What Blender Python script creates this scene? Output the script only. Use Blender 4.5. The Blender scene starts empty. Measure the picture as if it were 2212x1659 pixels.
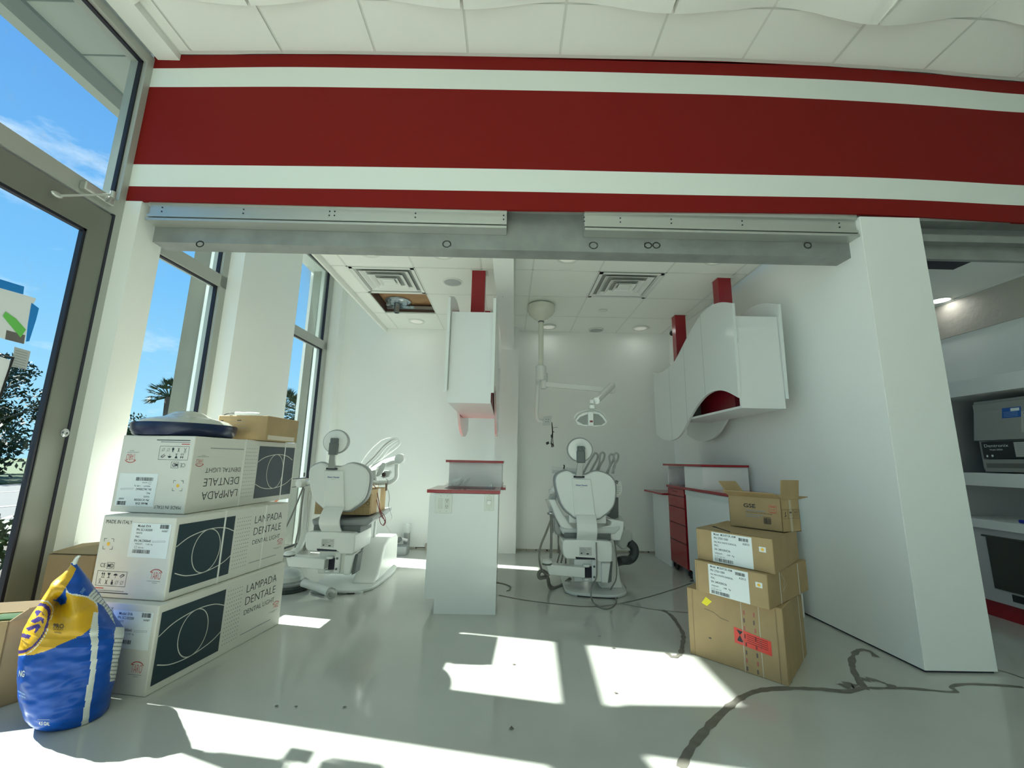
import bpy, math, random
from mathutils import Vector, Matrix, noise
random.seed(7)
PI = math.pi
# ------------------------------------------------------------------ camera, world, sun, lamps
FPX, W, H, CH = 897.8, 2212, 1659, 1.1
PITCH, YAW, ROLL = .18203, .0066, .01952
cy, sy, cp, sp = math.cos(YAW), math.sin(YAW), math.cos(PITCH), math.sin(PITCH)
FW = Vector((sy*cp, cy*cp, sp)); R0 = Vector((cy, -sy, 0)); U0 = R0.cross(FW)
RT = R0*math.cos(ROLL) + U0*math.sin(ROLL); UP = U0*math.cos(ROLL) - R0*math.sin(ROLL)
CAM = Vector((0, 0, CH))
scn = bpy.context.scene
cd = bpy.data.cameras.new('camera'); cam = bpy.data.objects.new('camera', cd)
scn.collection.objects.link(cam); scn.camera = cam
cd.sensor_width = 36; cd.lens = 36*FPX/W; cd.clip_start = .02; cd.clip_end = 500
m = Matrix((RT, UP, -FW)).transposed().to_4x4(); m.translation = CAM; cam.matrix_world = m
vs = scn.view_settings
vs.view_transform = 'Standard'; vs.look = 'None'; vs.exposure = 0.5; vs.gamma = 1; vs.use_curve_mapping = False
scn.display_settings.display_device = 'sRGB'
scn.cycles.max_bounces = 10; scn.cycles.diffuse_bounces = 6; scn.cycles.transmission_bounces = 8
scn.cycles.transparent_max_bounces = 16
scn.cycles.use_denoising = True
scn.cycles.sample_clamp_indirect = 6

world = bpy.data.worlds.new('sky'); scn.world = world; world.use_nodes = True
nt = world.node_tree; nt.nodes.clear()
def N(t, typ, **kw):
    n = t.nodes.new(typ)
    for k, v in kw.items(): setattr(n, k, v)
    return n
tc = N(nt, 'ShaderNodeTexCoord'); sep = N(nt, 'ShaderNodeSeparateXYZ'); ramp = N(nt, 'ShaderNodeValToRGB')
nt.links.new(tc.outputs['Generated'], sep.inputs[0]); nt.links.new(sep.outputs['Z'], ramp.inputs[0])
el = ramp.color_ramp.elements
el[0].position = 0.0; el[0].color = (.40, .72, .92, 1); el[1].position = .75; el[1].color = (.085, .27, .72, 1)
e2 = el.new(.3); e2.color = (.19, .50, .88, 1)
mp = N(nt, 'ShaderNodeMapping'); mp.inputs['Scale'].default_value = (1.6, 1.2, 4.0)
mp.inputs['Location'].default_value = (.35, .1, .2)
nz = N(nt, 'ShaderNodeTexNoise'); nz.inputs['Scale'].default_value = 2.4; nz.inputs['Detail'].default_value = 9; nz.inputs['Roughness'].default_value = .62
nt.links.new(tc.outputs['Generated'], mp.inputs[0]); nt.links.new(mp.outputs[0], nz.inputs[0])
cr = N(nt, 'ShaderNodeValToRGB'); cr.color_ramp.elements[0].position = .56; cr.color_ramp.elements[1].position = .78
cr.color_ramp.elements[0].color = (0, 0, 0, 1); cr.color_ramp.elements[1].color = (1, 1, 1, 1)
nt.links.new(nz.outputs['Fac'], cr.inputs[0])
mx = N(nt, 'ShaderNodeMixRGB'); mx.inputs[2].default_value = (.85, .93, 1, 1)
nt.links.new(cr.outputs[0], mx.inputs[0]); nt.links.new(ramp.outputs[0], mx.inputs[1])
bg = N(nt, 'ShaderNodeBackground'); bg.inputs[1].default_value = .84
wo = N(nt, 'ShaderNodeOutputWorld'); nt.links.new(mx.outputs[0], bg.inputs[0]); nt.links.new(bg.outputs[0], wo.inputs[0])

sd = bpy.data.lights.new('sun', 'SUN'); sun = bpy.data.objects.new('sun', sd); scn.collection.objects.link(sun)
sd.energy = 15; sd.angle = math.radians(.6); sd.color = (1, .985, .93)
sun.location = (-8, 4, 9)
sun.rotation_euler = Vector((1, -.2, -.87)).to_track_quat('-Z', 'Y').to_euler()

# ------------------------------------------------------------------ pixel-to-place helpers (frame 2212 x 1659)
def ray(px, py): return RT*((px-W/2)/FPX) - UP*((py-H/2)/FPX) + FW
def aty(px, py, y): d = ray(px, py); return CAM + d*(y/d.y)
def atx(px, py, x): d = ray(px, py); return CAM + d*(x/d.x)
def atz(px, py, z=0.0): d = ray(px, py); return CAM + d*((z-CH)/d.z)

# ------------------------------------------------------------------ materials
MATS = {}
def mat(name, col, rough=.5, metal=0, spec=.5, bump=0, bscale=30, var=0, vscale=3, coat=0, trans=0, emit=None, estr=0, vcol=None, alpha=1, detail=4):
    if name in MATS: return MATS[name]
    mm = bpy.data.materials.new(name); mm.use_nodes = True; t = mm.node_tree; b = t.nodes['Principled BSDF']
    b.inputs['Base Color'].default_value = (*col, 1); b.inputs['Roughness'].default_value = rough
    b.inputs['Metallic'].default_value = metal; b.inputs['Specular IOR Level'].default_value = spec
    if coat: b.inputs['Coat Weight'].default_value = coat; b.inputs['Coat Roughness'].default_value = .08
    if trans: b.inputs['Transmission Weight'].default_value = trans
    if alpha < 1: b.inputs['Alpha'].default_value = alpha
    if emit: b.inputs['Emission Color'].default_value = (*emit, 1); b.inputs['Emission Strength'].default_value = estr
    c = t.nodes.new('ShaderNodeTexCoord')
    if var:
        n = t.nodes.new('ShaderNodeTexNoise'); n.inputs['Scale'].default_value = vscale; n.inputs['Detail'].default_value = detail
        t.links.new(c.outputs['Object'], n.inputs[0])
        r = t.nodes.new('ShaderNodeValToRGB'); r.color_ramp.elements[0].position = .3; r.color_ramp.elements[1].position = .7
        c2 = vcol or tuple(x*(1-var) for x in col)
        r.color_ramp.elements[0].color = (*c2, 1); r.color_ramp.elements[1].color = (*col, 1)
        t.links.new(n.outputs['Fac'], r.inputs[0]); t.links.new(r.outputs[0], b.inputs['Base Color'])
    if bump:
        n = t.nodes.new('ShaderNodeTexNoise'); n.inputs['Scale'].default_value = bscale; n.inputs['Detail'].default_value = 3
        t.links.new(c.outputs['Object'], n.inputs[0])
        bb = t.nodes.new('ShaderNodeBump'); bb.inputs['Strength'].default_value = bump; bb.inputs['Distance'].default_value = .01
        t.links.new(n.outputs['Fac'], bb.inputs['Height']); t.links.new(bb.outputs[0], b.inputs['Normal'])
    MATS[name] = mm; return mm
wallw = mat('white_wall_paint', (.87, .90, .87), .55, bump=.08, bscale=60)
reveal = mat('trim_white_paint', (.86, .89, .84), .5)
ceilw = mat('ceiling_tile_white', (.89, .92, .87), .8, bump=.06, bscale=200)
gridw = mat('ceiling_grid_white', (.76, .79, .74), .5)
redp = mat('red_fascia_paint', (.22, .010, .008), .6, spec=.15)
stripew = mat('fascia_stripe_white', (.80, .85, .80), .6, spec=.2)
alu = mat('mill_aluminium', (.55, .57, .54), .42, .75)
steel = mat('grey_primed_steel', (.33, .35, .335), .45, .35, var=.25, vscale=6)
framem = mat('painted_window_frame', (.42, .44, .40), .4, .1)
doorfr = mat('painted_door_frame', (.20, .21, .18), .4, .15)
gasket = mat('black_gasket', (.01, .01, .02), .5)
floorm = mat('white_epoxy_floor', (.52, .54, .50), .12, spec=.5, var=.18, vscale=1.3, vcol=(.45, .47, .435), bump=.015, bscale=5, detail=7)
crackm = mat('crack_filler_grey', (.17, .165, .14), .5, var=.3, vscale=20)
darkgap = mat('dark_gap', (.02, .02, .035), .7)
glossw = mat('white_laminate_gloss', (.72, .76, .74), .14, spec=.5)
mattew = mat('white_laminate', (.74, .76, .75), .35)
redg = mat('red_laminate_gloss', (.30, .006, .014), .12, spec=.5)
redpost = mat('red_post_paint', (.30, .012, .02), .25)
plast = mat('chair_white_plastic', (.76, .79, .76), .25, coat=.2)
plast2 = mat('pale_grey_plastic', (.60, .64, .62), .35)
gvinyl = mat('grey_vinyl', (.30, .32, .32), .35)
gdark = mat('dark_grey_plastic', (.12, .14, .14), .4)
black = mat('black_plastic', (.012, .012, .012), .5)
chrome = mat('chrome', (.7, .7, .7), .15, 1)
hosem = mat('grey_hose', (.22, .22, .20), .45)
hosew = mat('white_hose', (.75, .77, .74), .35)
hosed = mat('dark_duct_hose', (.07, .08, .085), .5)
card = mat('brown_cardboard', (.42, .30, .15), .75, var=.14, vscale=7, bump=.05, bscale=25)
cardd = mat('darker_cardboard', (.30, .215, .115), .8, var=.15, vscale=5)
cardin = mat('cardboard_inside', (.36, .27, .15), .8)
boxw = mat('white_carton', (.66, .66, .60), .5, bump=.02, bscale=14)
boxw2 = mat('white_carton_end', (.66, .69, .67), .45, bump=.03, bscale=12)
ink = mat('black_ink', (.015, .022, .03), .6)
teal = mat('dark_teal_print', (.008, .03, .042), .45)
inkr = mat('red_ink', (.55, .06, .045), .6)
lab = mat('white_label', (.74, .80, .80), .4)
grey_ink = mat('grey_ink', (.25, .27, .28), .6)
yel = mat('yellow_sticker', (.85, .75, .02), .4)
redst = mat('red_sticker', (.75, .05, .03), .4)
orange = mat('orange_dot', (.85, .5, .05), .5)
tape = mat('clear_tape', (.62, .60, .5), .15)
strapm = mat('white_strap', (.75, .76, .72), .35)
blueink = mat('blue_ink', (.02, .08, .35), .5)
navy = mat('navy_rim', (.006, .016, .06), .3)
glassm = None
def make_glass():
    mm = bpy.data.materials.new('window_glass'); mm.use_nodes = True; t = mm.node_tree; t.nodes.clear()
    tr = t.nodes.new('ShaderNodeBsdfTransparent'); tr.inputs[0].default_value = (.90, .97, .94, 1)
    gl = t.nodes.new('ShaderNodeBsdfGlossy'); gl.inputs['Roughness'].default_value = .02; gl.inputs[0].default_value = (.9, 1, .95, 1)
    fr = t.nodes.new('ShaderNodeLayerWeight'); fr.inputs[0].default_value = .12
    mm2 = t.nodes.new('ShaderNodeMath'); mm2.operation = 'MULTIPLY'; mm2.inputs[1].default_value = .55
    ms = t.nodes.new('ShaderNodeMixShader'); o = t.nodes.new('ShaderNodeOutputMaterial')
    t.links.new(fr.outputs['Fresnel'], mm2.inputs[0]); t.links.new(mm2.outputs[0], ms.inputs[0])
    t.links.new(tr.outputs[0], ms.inputs[1]); t.links.new(gl.outputs[0], ms.inputs[2])
    # smears of dirt
    df = t.nodes.new('ShaderNodeBsdfDiffuse'); df.inputs[0].default_value = (.8, .85, .85, 1)
    c = t.nodes.new('ShaderNodeTexCoord'); n = t.nodes.new('ShaderNodeTexNoise'); n.inputs['Scale'].default_value = 9; n.inputs['Detail'].default_value = 8; n.inputs['Roughness'].default_value = .75
    mpp = t.nodes.new('ShaderNodeMapping'); mpp.inputs['Scale'].default_value = (1, 1, .5); mpp.inputs['Rotation'].default_value = (.6, 0, 0)
    t.links.new(c.outputs['Object'], mpp.inputs[0]); t.links.new(mpp.outputs[0], n.inputs[0])
    r = t.nodes.new('ShaderNodeValToRGB'); r.color_ramp.elements[0].position = .56; r.color_ramp.elements[1].position = .8
    r.color_ramp.elements[0].color = (0, 0, 0, 1); r.color_ramp.elements[1].color = (.22, .22, .22, 1)
    t.links.new(n.outputs['Fac'], r.inputs[0])
    m3 = t.nodes.new('ShaderNodeMixShader'); t.links.new(r.outputs[0], m3.inputs[0]); t.links.new(ms.outputs[0], m3.inputs[1]); t.links.new(df.outputs[0], m3.inputs[2])
    t.links.new(m3.outputs[0], o.inputs[0])
    return mm
glassm = make_glass()
def make_clear(name, col, mixv):
    mm = bpy.data.materials.new(name); mm.use_nodes = True; t = mm.node_tree; b = t.nodes['Principled BSDF']
    b.inputs['Base Color'].default_value = (*col, 1); b.inputs['Alpha'].default_value = mixv; b.inputs['Roughness'].default_value = .1
    return mm
bagclear = make_clear('clear_plastic_film', (.8, .85, .82), .35)

# ------------------------------------------------------------------ mesh builder
class MB:
    def __init__(s): s.v = []; s.f = []; s.m = []
    def add(s, vs, fs, mi=0):
        o = len(s.v); s.v += [Vector(p) for p in vs]
        for f in fs: s.f.append([i+o for i in f]); s.m.append(mi)
        return s
    def box(s, a, b, mi=0):
        x0, y0, z0 = a; x1, y1, z1 = b
        return s.add([(x0,y0,z0),(x1,y0,z0),(x1,y1,z0),(x0,y1,z0),(x0,y0,z1),(x1,y0,z1),(x1,y1,z1),(x0,y1,z1)],
                     [(0,3,2,1),(4,5,6,7),(0,1,5,4),(1,2,6,5),(2,3,7,6),(3,0,4,7)], mi)
    def hexa(s, p, mi=0):   # 8 points: bottom ring then top ring
        return s.add(p, [(0,3,2,1),(4,5,6,7),(0,1,5,4),(1,2,6,5),(2,3,7,6),(3,0,4,7)], mi)
    def obox(s, o, u, v, w, mi=0):
        o, u, v, w = map(Vector, (o, u, v, w))
        return s.hexa([o, o+u, o+u+v, o+v, o+w, o+u+w, o+u+v+w, o+v+w], mi)
    def prism(s, pts, d, mi=0, cap=True):   # ring of 3D points extruded by vector d
        n = len(pts); d = Vector(d); P = [Vector(p) for p in pts]
        fs = [(i, (i+1) % n, n+(i+1) % n, n+i) for i in range(n)]
        if cap: fs += [tuple(range(n))[::-1], tuple(range(n, 2*n))]
        return s.add(P+[p+d for p in P], fs, mi)
    def tube(s, pts, r, seg=10, mi=0, close=True, smoothpath=0):
        P = [Vector(p) for p in pts]
        if smoothpath: P = spline(P, smoothpath)
        n = len(P); rr = r if isinstance(r, (list, tuple)) else [r]*n
        if len(rr) != n: rr = [rr[0]+(rr[-1]-rr[0])*i/(n-1) for i in range(n)]
        vs = []; nrm = None
        for i, p in enumerate(P):
            t = (P[min(i+1, n-1)]-P[max(i-1, 0)]).normalized()
            if nrm is None:
                a = Vector((0, 0, 1)) if abs(t.z) < .9 else Vector((1, 0, 0)); nrm = t.cross(a).normalized()
            else:
                nrm = (nrm-t*nrm.dot(t)).normalized()
            b = t.cross(nrm)
            for k in range(seg):
                an = 2*PI*k/seg; vs.append(p+(nrm*math.cos(an)+b*math.sin(an))*rr[i])
        fs = [(i*seg+k, i*seg+(k+1) % seg, (i+1)*seg+(k+1) % seg, (i+1)*seg+k) for i in range(n-1) for k in range(seg)]
        if close: fs += [tuple(range(seg))[::-1], tuple(range((n-1)*seg, n*seg))]
        return s.add(vs, fs, mi)
    def lathe(s, prof, c, seg=32, axis=(0, 0, 1), mi=0, sx=1, sy=1):
        ax = Vector(axis).normalized(); a = Vector((1, 0, 0)) if abs(ax.x) < .9 else Vector((0, 1, 0))
        u = (a-ax*a.dot(ax)).normalized(); w = ax.cross(u); c = Vector(c)
        vs = [c+ax*h+(u*math.cos(2*PI*k/seg)*sx+w*math.sin(2*PI*k/seg)*sy)*r for r, h in prof for k in range(seg)]
        n = len(prof)
        fs = [(i*seg+k, i*seg+(k+1) % seg, (i+1)*seg+(k+1) % seg, (i+1)*seg+k) for i in range(n-1) for k in range(seg)]
        fs += [tuple(range(seg))[::-1], tuple(range((n-1)*seg, n*seg))]
        return s.add(vs, fs, mi)
    def ball(s, c, r, seg=16, mi=0):
        rx, ry, rz = r if isinstance(r, tuple) else (r, r, r); n = seg//2; c = Vector(c)
        vs = [c+Vector((rx*math.sin(PI*i/n)*math.cos(2*PI*k/seg), ry*math.sin(PI*i/n)*math.sin(2*PI*k/seg), rz*math.cos(PI*i/n))) for i in range(n+1) for k in range(seg)]
        return s.add(vs, [(i*seg+k, (i+1)*seg+k, (i+1)*seg+(k+1) % seg, i*seg+(k+1) % seg) for i in range(n) for k in range(seg)], mi)
    def build(s, name, mats, parent=None, bevel=0, smooth=True, sub=0, bseg=2, local=False, kind=None, **tags):
        if not isinstance(mats, (list, tuple)): mats = [mats]
        me = bpy.data.meshes.new(name)
        off = Vector((0, 0, 0))
        q = parent
        while q is not None and not local: off += q.location; q = q.parent
        loc = Vector((0, 0, 0))
        if parent is None and not local:
            xs = [v.x for v in s.v]; ys = [v.y for v in s.v]; zs = [v.z for v in s.v]
            if not kind: loc = Vector(((min(xs)+max(xs))/2, (min(ys)+max(ys))/2, min(zs)))
        me.from_pydata([tuple(v-off-loc) for v in s.v], [], s.f)
        for mm in mats: me.materials.append(mm)
        for p, mi in zip(me.polygons, s.m): p.material_index = mi
        me.update()
        import bmesh
        bm = bmesh.new(); bm.from_mesh(me);  bmesh.ops.recalc_face_normals(bm, faces=bm.faces); bm.to_mesh(me); bm.free()
        if smooth:
            for p in me.polygons: p.use_smooth = True
            me.set_sharp_from_angle(angle=math.radians(35))
        o = bpy.data.objects.new(name, me); scn.collection.objects.link(o); o.location = loc
        if parent is not None: o.parent = parent
        if bevel:
            b = o.modifiers.new('bevel', 'BEVEL'); b.width = bevel; b.segments = bseg; b.limit_method = 'ANGLE'; b.angle_limit = math.radians(40)
        if sub:
            b = o.modifiers.new('sub', 'SUBSURF'); b.levels = sub; b.render_levels = sub
        if kind: o['kind'] = kind
        for k, v in tags.items(): o[k] = v
        return o
def spline(P, k):
    out = []
    n = len(P)
    for i in range(n-1):
        p0, p1, p2, p3 = P[max(i-1, 0)], P[i], P[i+1], P[min(i+2, n-1)]
        for j in range(k):
            t = j/k
            out.append(.5*((2*p1)+(p2-p0)*t+(2*p0-5*p1+4*p2-p3)*t*t+(3*p1-p0-3*p2+p3)*t**3))
    out.append(P[-1]); return out
def thing(name, label, cat, loc=(0, 0, 0), group=None):
    o = bpy.data.objects.new(name, None); o.empty_display_size = .1; scn.collection.objects.link(o); o.location = Vector(loc)
    o['label'] = label; o['category'] = cat
    if group: o['group'] = group
    return o
def copy_tree(o, parent=None):
    c = o.copy(); scn.collection.objects.link(c)
    if parent is not None: c.parent = parent
    for ch in list(o.children): copy_tree(ch, c)
    return c
_tx = {}
def text2d(s, size=1.0, off=0.0):
    key = (s, off)
    if key not in _tx:
        cu = bpy.data.curves.new('t', 'FONT'); cu.body = s; cu.size = 1; cu.offset = off; cu.resolution_u = 3; cu.fill_mode = 'FRONT' if hasattr(cu, 'fill_mode') else 'FRONT'
        ob = bpy.data.objects.new('t', cu); scn.collection.objects.link(ob)
        dg = bpy.context.evaluated_depsgraph_get(); me = ob.evaluated_get(dg).to_mesh()
        vs = [(v.co.x, v.co.y) for v in me.vertices]; fs = [tuple(p.vertices) for p in me.polygons]
        ob.evaluated_get(dg).to_mesh_clear(); bpy.data.objects.remove(ob); bpy.data.curves.remove(cu)
        if vs:
            x0 = min(v[0] for v in vs); vs = [(v[0]-x0, v[1]) for v in vs]
        _tx[key] = (vs, fs, max([v[0] for v in vs] or [0]))
    return _tx[key]
class Face:
    """print on one flat face: origin, unit u, unit v, outward normal; sizes in metres"""
    def __init__(s, o, u, v, off=.0012):
        s.o = Vector(o); s.u = Vector(u).normalized(); s.v = Vector(v).normalized(); s.n = s.u.cross(s.v); s.mb = MB(); s.mats = []; s.flip = None; s.off = off; s.lay = 0
    def _mi(s, mm):
        if mm not in s.mats: s.mats.append(mm)
        return s.mats.index(mm)
    def pt(s, x, y):
        if s.flip: x, y = s.flip[0]-x, s.flip[1]-y
        return s.o+s.u*x+s.v*y+s.n*(s.off+s.lay*.0005)
    def rect(s, x, y, w, h, mm): s.mb.add([s.pt(x, y), s.pt(x+w, y), s.pt(x+w, y+h), s.pt(x, y+h)], [(0, 1, 2, 3)], s._mi(mm))
    def poly(s, pts, mm): s.mb.add([s.pt(*p) for p in pts], [tuple(range(len(pts)))], s._mi(mm))
    def line(s, pts, w, mm, closed=False):
        P = list(pts)+([pts[0]] if closed else [])
        for (a, b), (c, d) in zip(P, P[1:]):
            dx, dy = c-a, d-b; L = math.hypot(dx, dy) or 1; ex, ey = dx/L*w/3, dy/L*w/3; nx, ny = -dy/L*w/2, dx/L*w/2
            s.poly([(a-ex+nx, b-ey+ny), (a-ex-nx, b-ey-ny), (c+ex-nx, d+ey-ny), (c+ex+nx, d+ey+ny)], mm)
    def ell(s, cx, cy_, rx, ry, w, mm, rot=0, a0=0, a1=360, n=40):
        pts = []
        for i in range(n+1):
            a = math.radians(a0+(a1-a0)*i/n); x, y = rx*math.cos(a), ry*math.sin(a)
            pts.append((cx+x*math.cos(rot)-y*math.sin(rot), cy_+x*math.sin(rot)+y*math.cos(rot)))
        if w: s.line(pts, w, mm)
        else: s.poly(pts[:-1], mm)
    def text(s, t, x, y, h, mm, width=None, off=0.0, align='l'):
        vs, fs, w = text2d(t, off=off)
        if not vs: return
        k = h/.70; kx = k if width is None else width/w
        if align == 'c': x -= w*kx/2
        if align == 'r': x -= w*kx
        s.mb.add([s.pt(x+a*kx, y+b*k) for a, b in vs], fs, s._mi(mm))
    def bar(s, x, y, w, h, mm, seed=1):
        r = random.Random(seed); c = 0
        while c < w:
            b = w*r.choice((.012, .02, .032)); s.rect(x+c, y, min(b, w-c), h, mm); c += b+w*r.choice((.012, .018, .03))
    def build(s, parent, name='print', label=None):
        o = s.mb.build(name, s.mats, parent, smooth=False)
        if label: o['label'] = label
        return o
def inpoly(x, y, P):
    c = False; j = len(P)-1
    for i in range(len(P)):
        xi, yi = P[i]; xj, yj = P[j]
        if (yi > y) != (yj > y) and x < (xj-xi)*(y-yi)/(yj-yi)+xi: c = not c
        j = i
    return c
# ------------------------------------------------------------------ the setting
S = dict(kind='structure')
ZC, ZM = 2.84, 3.89              # ceiling of the treatment bays, ceiling of the front room
def xl(y): return -2.444+.0617*(y-2.5)      # left window wall, room side
def xr(y): return 2.31-.048*(y-2.5)         # partition on the right
YB = 5.46
fl = MB(); fl.box((-2.75, -4.5, -.12), (6.2, 6.0, 0))
RZ = [.0006]
def ribbon(pts, w, k=5, z=.0006, mi=1, jit=.25):
    RZ[0] += .0002; z = RZ[0]
    P = spline([Vector((p[0], p[1], 0)) for p in pts], k); r = random.Random(len(pts)*31+int(w*1e4)); vs = []
    for i, p in enumerate(P):
        t = (P[min(i+1, len(P)-1)]-P[max(i-1, 0)]).normalized(); n = Vector((-t.y, t.x, 0)); ww = w*(1+jit*(r.random()-.5)*2)/2
        vs += [(p.x+n.x*ww, p.y+n.y*ww, z), (p.x-n.x*ww, p.y-n.y*ww, z)]
    fl.add(vs, [(2*i, 2*i+1, 2*i+3, 2*i+2) for i in range(len(P)-1)], mi)
def rpx(pp, w, **k): ribbon([atz(*p)[:2] for p in pp], w, **k)
rpx([(1470, 1659), (1490, 1620), (1520, 1582), (1560, 1540), (1600, 1508), (1640, 1492), (1700, 1487), (1770, 1489), (1830, 1494), (1862, 1486)], .034)
rpx([(1850, 1492), (1868, 1486), (1890, 1487), (1960, 1487), (2040, 1494), (2066, 1494), (2056, 1484), (2085, 1478), (2150, 1480), (2212, 1485)], .022)
rpx([(1893, 1420), (1880, 1408), (1860, 1404), (1846, 1412), (1840, 1430), (1845, 1452), (1858, 1474), (1870, 1490)], .03, jit=.4)
rpx([(1820, 1484), (1836, 1480), (1850, 1484)], .05, jit=.5); rpx([(1862, 1470), (1885, 1468), (1915, 1478), (1935, 1487)], .035, jit=.7)
rpx([(2140, 1446), (2165, 1450), (2212, 1466)], .012)
rpx([(1431, 1318), (1450, 1330), (1466, 1352), (1476, 1372), (1474, 1395), (1470, 1412), (1455, 1420), (1440, 1410)], .028, jit=.4)
rpx([(1078, 1286), (1130, 1296), (1200, 1305), (1280, 1311), (1345, 1303), (1400, 1290), (1440, 1278), (1495, 1260)], .012, jit=.3)
rpx([(1345, 1305), (1400, 1315), (1440, 1320), (1490, 1324)], .009)
rpx([(1345, 1262), (1352, 1272), (1340, 1285), (1330, 1290)], .012)
rpx([(1070, 1258), (1090, 1262), (1102, 1268), (1100, 1276), (1094, 1276)], .018)
# chips and smudges in the epoxy
for px, py, w in [(1110, 1435, .012), (1330, 1497, .012), (1105, 1573, .022), (1325, 1400, .01), (745, 1528, .01), (598, 1526, .01), (640, 1527, .008), (1295, 1375, .008), (1540, 1355, .01)]:
    rpx([(px-3, py), (px, py+1), (px+3, py)], w)
fl.build('floor', [floorm, crackm], smooth=False, **S)

# front fascia with its stripes, built column by column (its lines bow very slightly)
LN = [[(387, 119.4), (647, 117.2), (951, 121.5), (1260, 127.2), (1580, 133.6), (1840, 147.3), (2023, 160), (2212, 179.3)],
      [(342, 148.4), (604, 144.1), (908, 148.4), (1260, 154.5), (1580, 163.3), (1840, 173.8), (2023, 186.6), (2212, 205.9)],
      [(331, 188.4), (630, 187), (908, 191), (1260, 197.5), (1580, 205), (1840, 217.3), (2023, 228.7), (2212, 244.7)],
      [(289, 355), (740, 359.6), (1100, 365), (1600, 376.5), (1849, 381.7), (2015, 388.7), (2212, 401.4)],
      [(277, 402.4), (740, 407.8), (1100, 413.5), (1600, 423.4), (1849, 427.4), (2015, 433.5), (2212, 445)],
      [(270, 432.8), (740, 444), (1100, 453), (1600, 458), (1849, 460.5), (1979, 468), (2212, 481.6)]]
YF = 2.5
XS = [-2.56+i*(6.2+2.56)/72 for i in range(73)]
def zline(i, x):
    P = [aty(*q, YF) for q in LN[i]]
    if x <= P[0].x: a, b = P[0], P[1]; return a.z+(b.z-a.z)*max(-.3, (x-a.x)/(b.x-a.x))*.3
    for a, b in zip(P, P[1:]):
        if x <= b.x:
            t = (x-a.x)/(b.x-a.x); return a.z+(b.z-a.z)*t
    return P[-1].z
def zsm(i, x): return sum(zline(i, x+d) for d in (-.25, -.12, 0, .12, .25))/5
fz = [[zsm(i, x) for x in XS] for i in range(6)]
f = MB()
bandm = [0, 1, 0, 1, 0]
for b in range(5):
    for k in range(72):
        x, xn = XS[k], XS[k+1]
        f.hexa([(x, YF, fz[b+1][k]), (xn, YF, fz[b+1][k+1]), (xn, YF+.02, fz[b+1][k+1]), (x, YF+.02, fz[b+1][k]), (x, YF, fz[b][k]), (xn, YF, fz[b][k+1]), (xn, YF+.02, fz[b][k+1]), (x, YF+.02, fz[b][k])], bandm[b])
f.box((-2.56, YF, 3.93), (6.2, YF+.02, 4.1), 0)
f.build('wall_front', [redp, stripew], smooth=False, **S)
zf0 = sum(fz[5])/73
# bulkhead body behind the fascia
MB().box((-2.66, YF+.03, 2.79), (6.2, YF+.3, 4.1)).build('wall_bulkhead', wallw, smooth=False, **S)
# steel header with its hanging rails
g = MB(); g.box((-2.42, 2.60, 2.505), (2.33, 2.63, 2.79)); g.box((-2.42, 2.6, 2.499), (2.33, 2.72, 2.505)); g.box((-2.43, 2.505, 2.772), (2.33, 2.6, 2.79))
g.build('trim_1', steel, smooth=False, **S)
FS = Face((0, 2.5995, 0), (1, 0, 0), (0, 0, 1), 0)
smud = mat('header_smudge', (.26, .28, .265), .45, .35)
for px, rr_ in ((432, .024), (965, .027), (1282, .028), (1400, .024), (1418, .024), (1745, .024)):
    c = aty(px, 527 if px < 1000 else 530, 2.5995); FS.ell(c.x, c.z, rr_, rr_*.85, .008, smud, n=22)
g2 = MB(); g2.box((2.72, 2.60, 2.505), (6.2, 2.63, 2.79)); g2.box((2.72, 2.54, 2.60), (6.2, 2.6, 2.65)); g2.box((2.72, 2.51, 2.73), (6.2, 2.6, 2.79)); g2.build('trim_2', steel, smooth=False, **S)
o = FS.mb.build('trim_3', FS.mats, smooth=False, **S)
def rail(name, x0, x1, label, dxs):
    t = thing(name, label, 'door rail', ((x0+x1)/2, 2.55, 2.605), 'aluminium rails under the fascia')
    pr = [(2.598, 2.775), (2.512, 2.765), (2.512, 2.732), (2.53, 2.728), (2.53, 2.662), (2.515, 2.655), (2.515, 2.636), (2.545, 2.634), (2.545, 2.625), (2.508, 2.622), (2.508, 2.606), (2.598, 2.606)]
    b = MB(); b.prism([(x0, y, z) for y, z in pr], (x1-x0, 0, 0)); b.build('rail_body', alu, t, smooth=False)
    for x in dxs:
        for z in (2.681, 2.71): MB().lathe([(.005, 0), (.005, .002)], (x, 2.5295, z), 10, (0, -1, 0)).build('screw_hole', darkgap, t)
    return t
rail('sliding_door_rail', -2.41, -.04, 'long aluminium sliding track under the red fascia, left of the grey gap', [aty(p, 470, 2.53).x for p in (347, 524, 711, 722, 897, 1088)])
rail('sliding_door_rail', .478, 2.305, 'shorter aluminium sliding track under the red fascia, right of the grey gap', [aty(p, 480, 2.53).x for p in (1262, 1340, 1450, 1603, 1812)])

MB().box((-2.7, -4.6, 0), (6.2, -4.5, 4.0)).build('wall_rear', wallw, smooth=False, **S)
MB().box((6.2, -4.6, 0), (6.3, 6.0, 4.0)).build('wall_side', wallw, smooth=False, **S)
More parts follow.
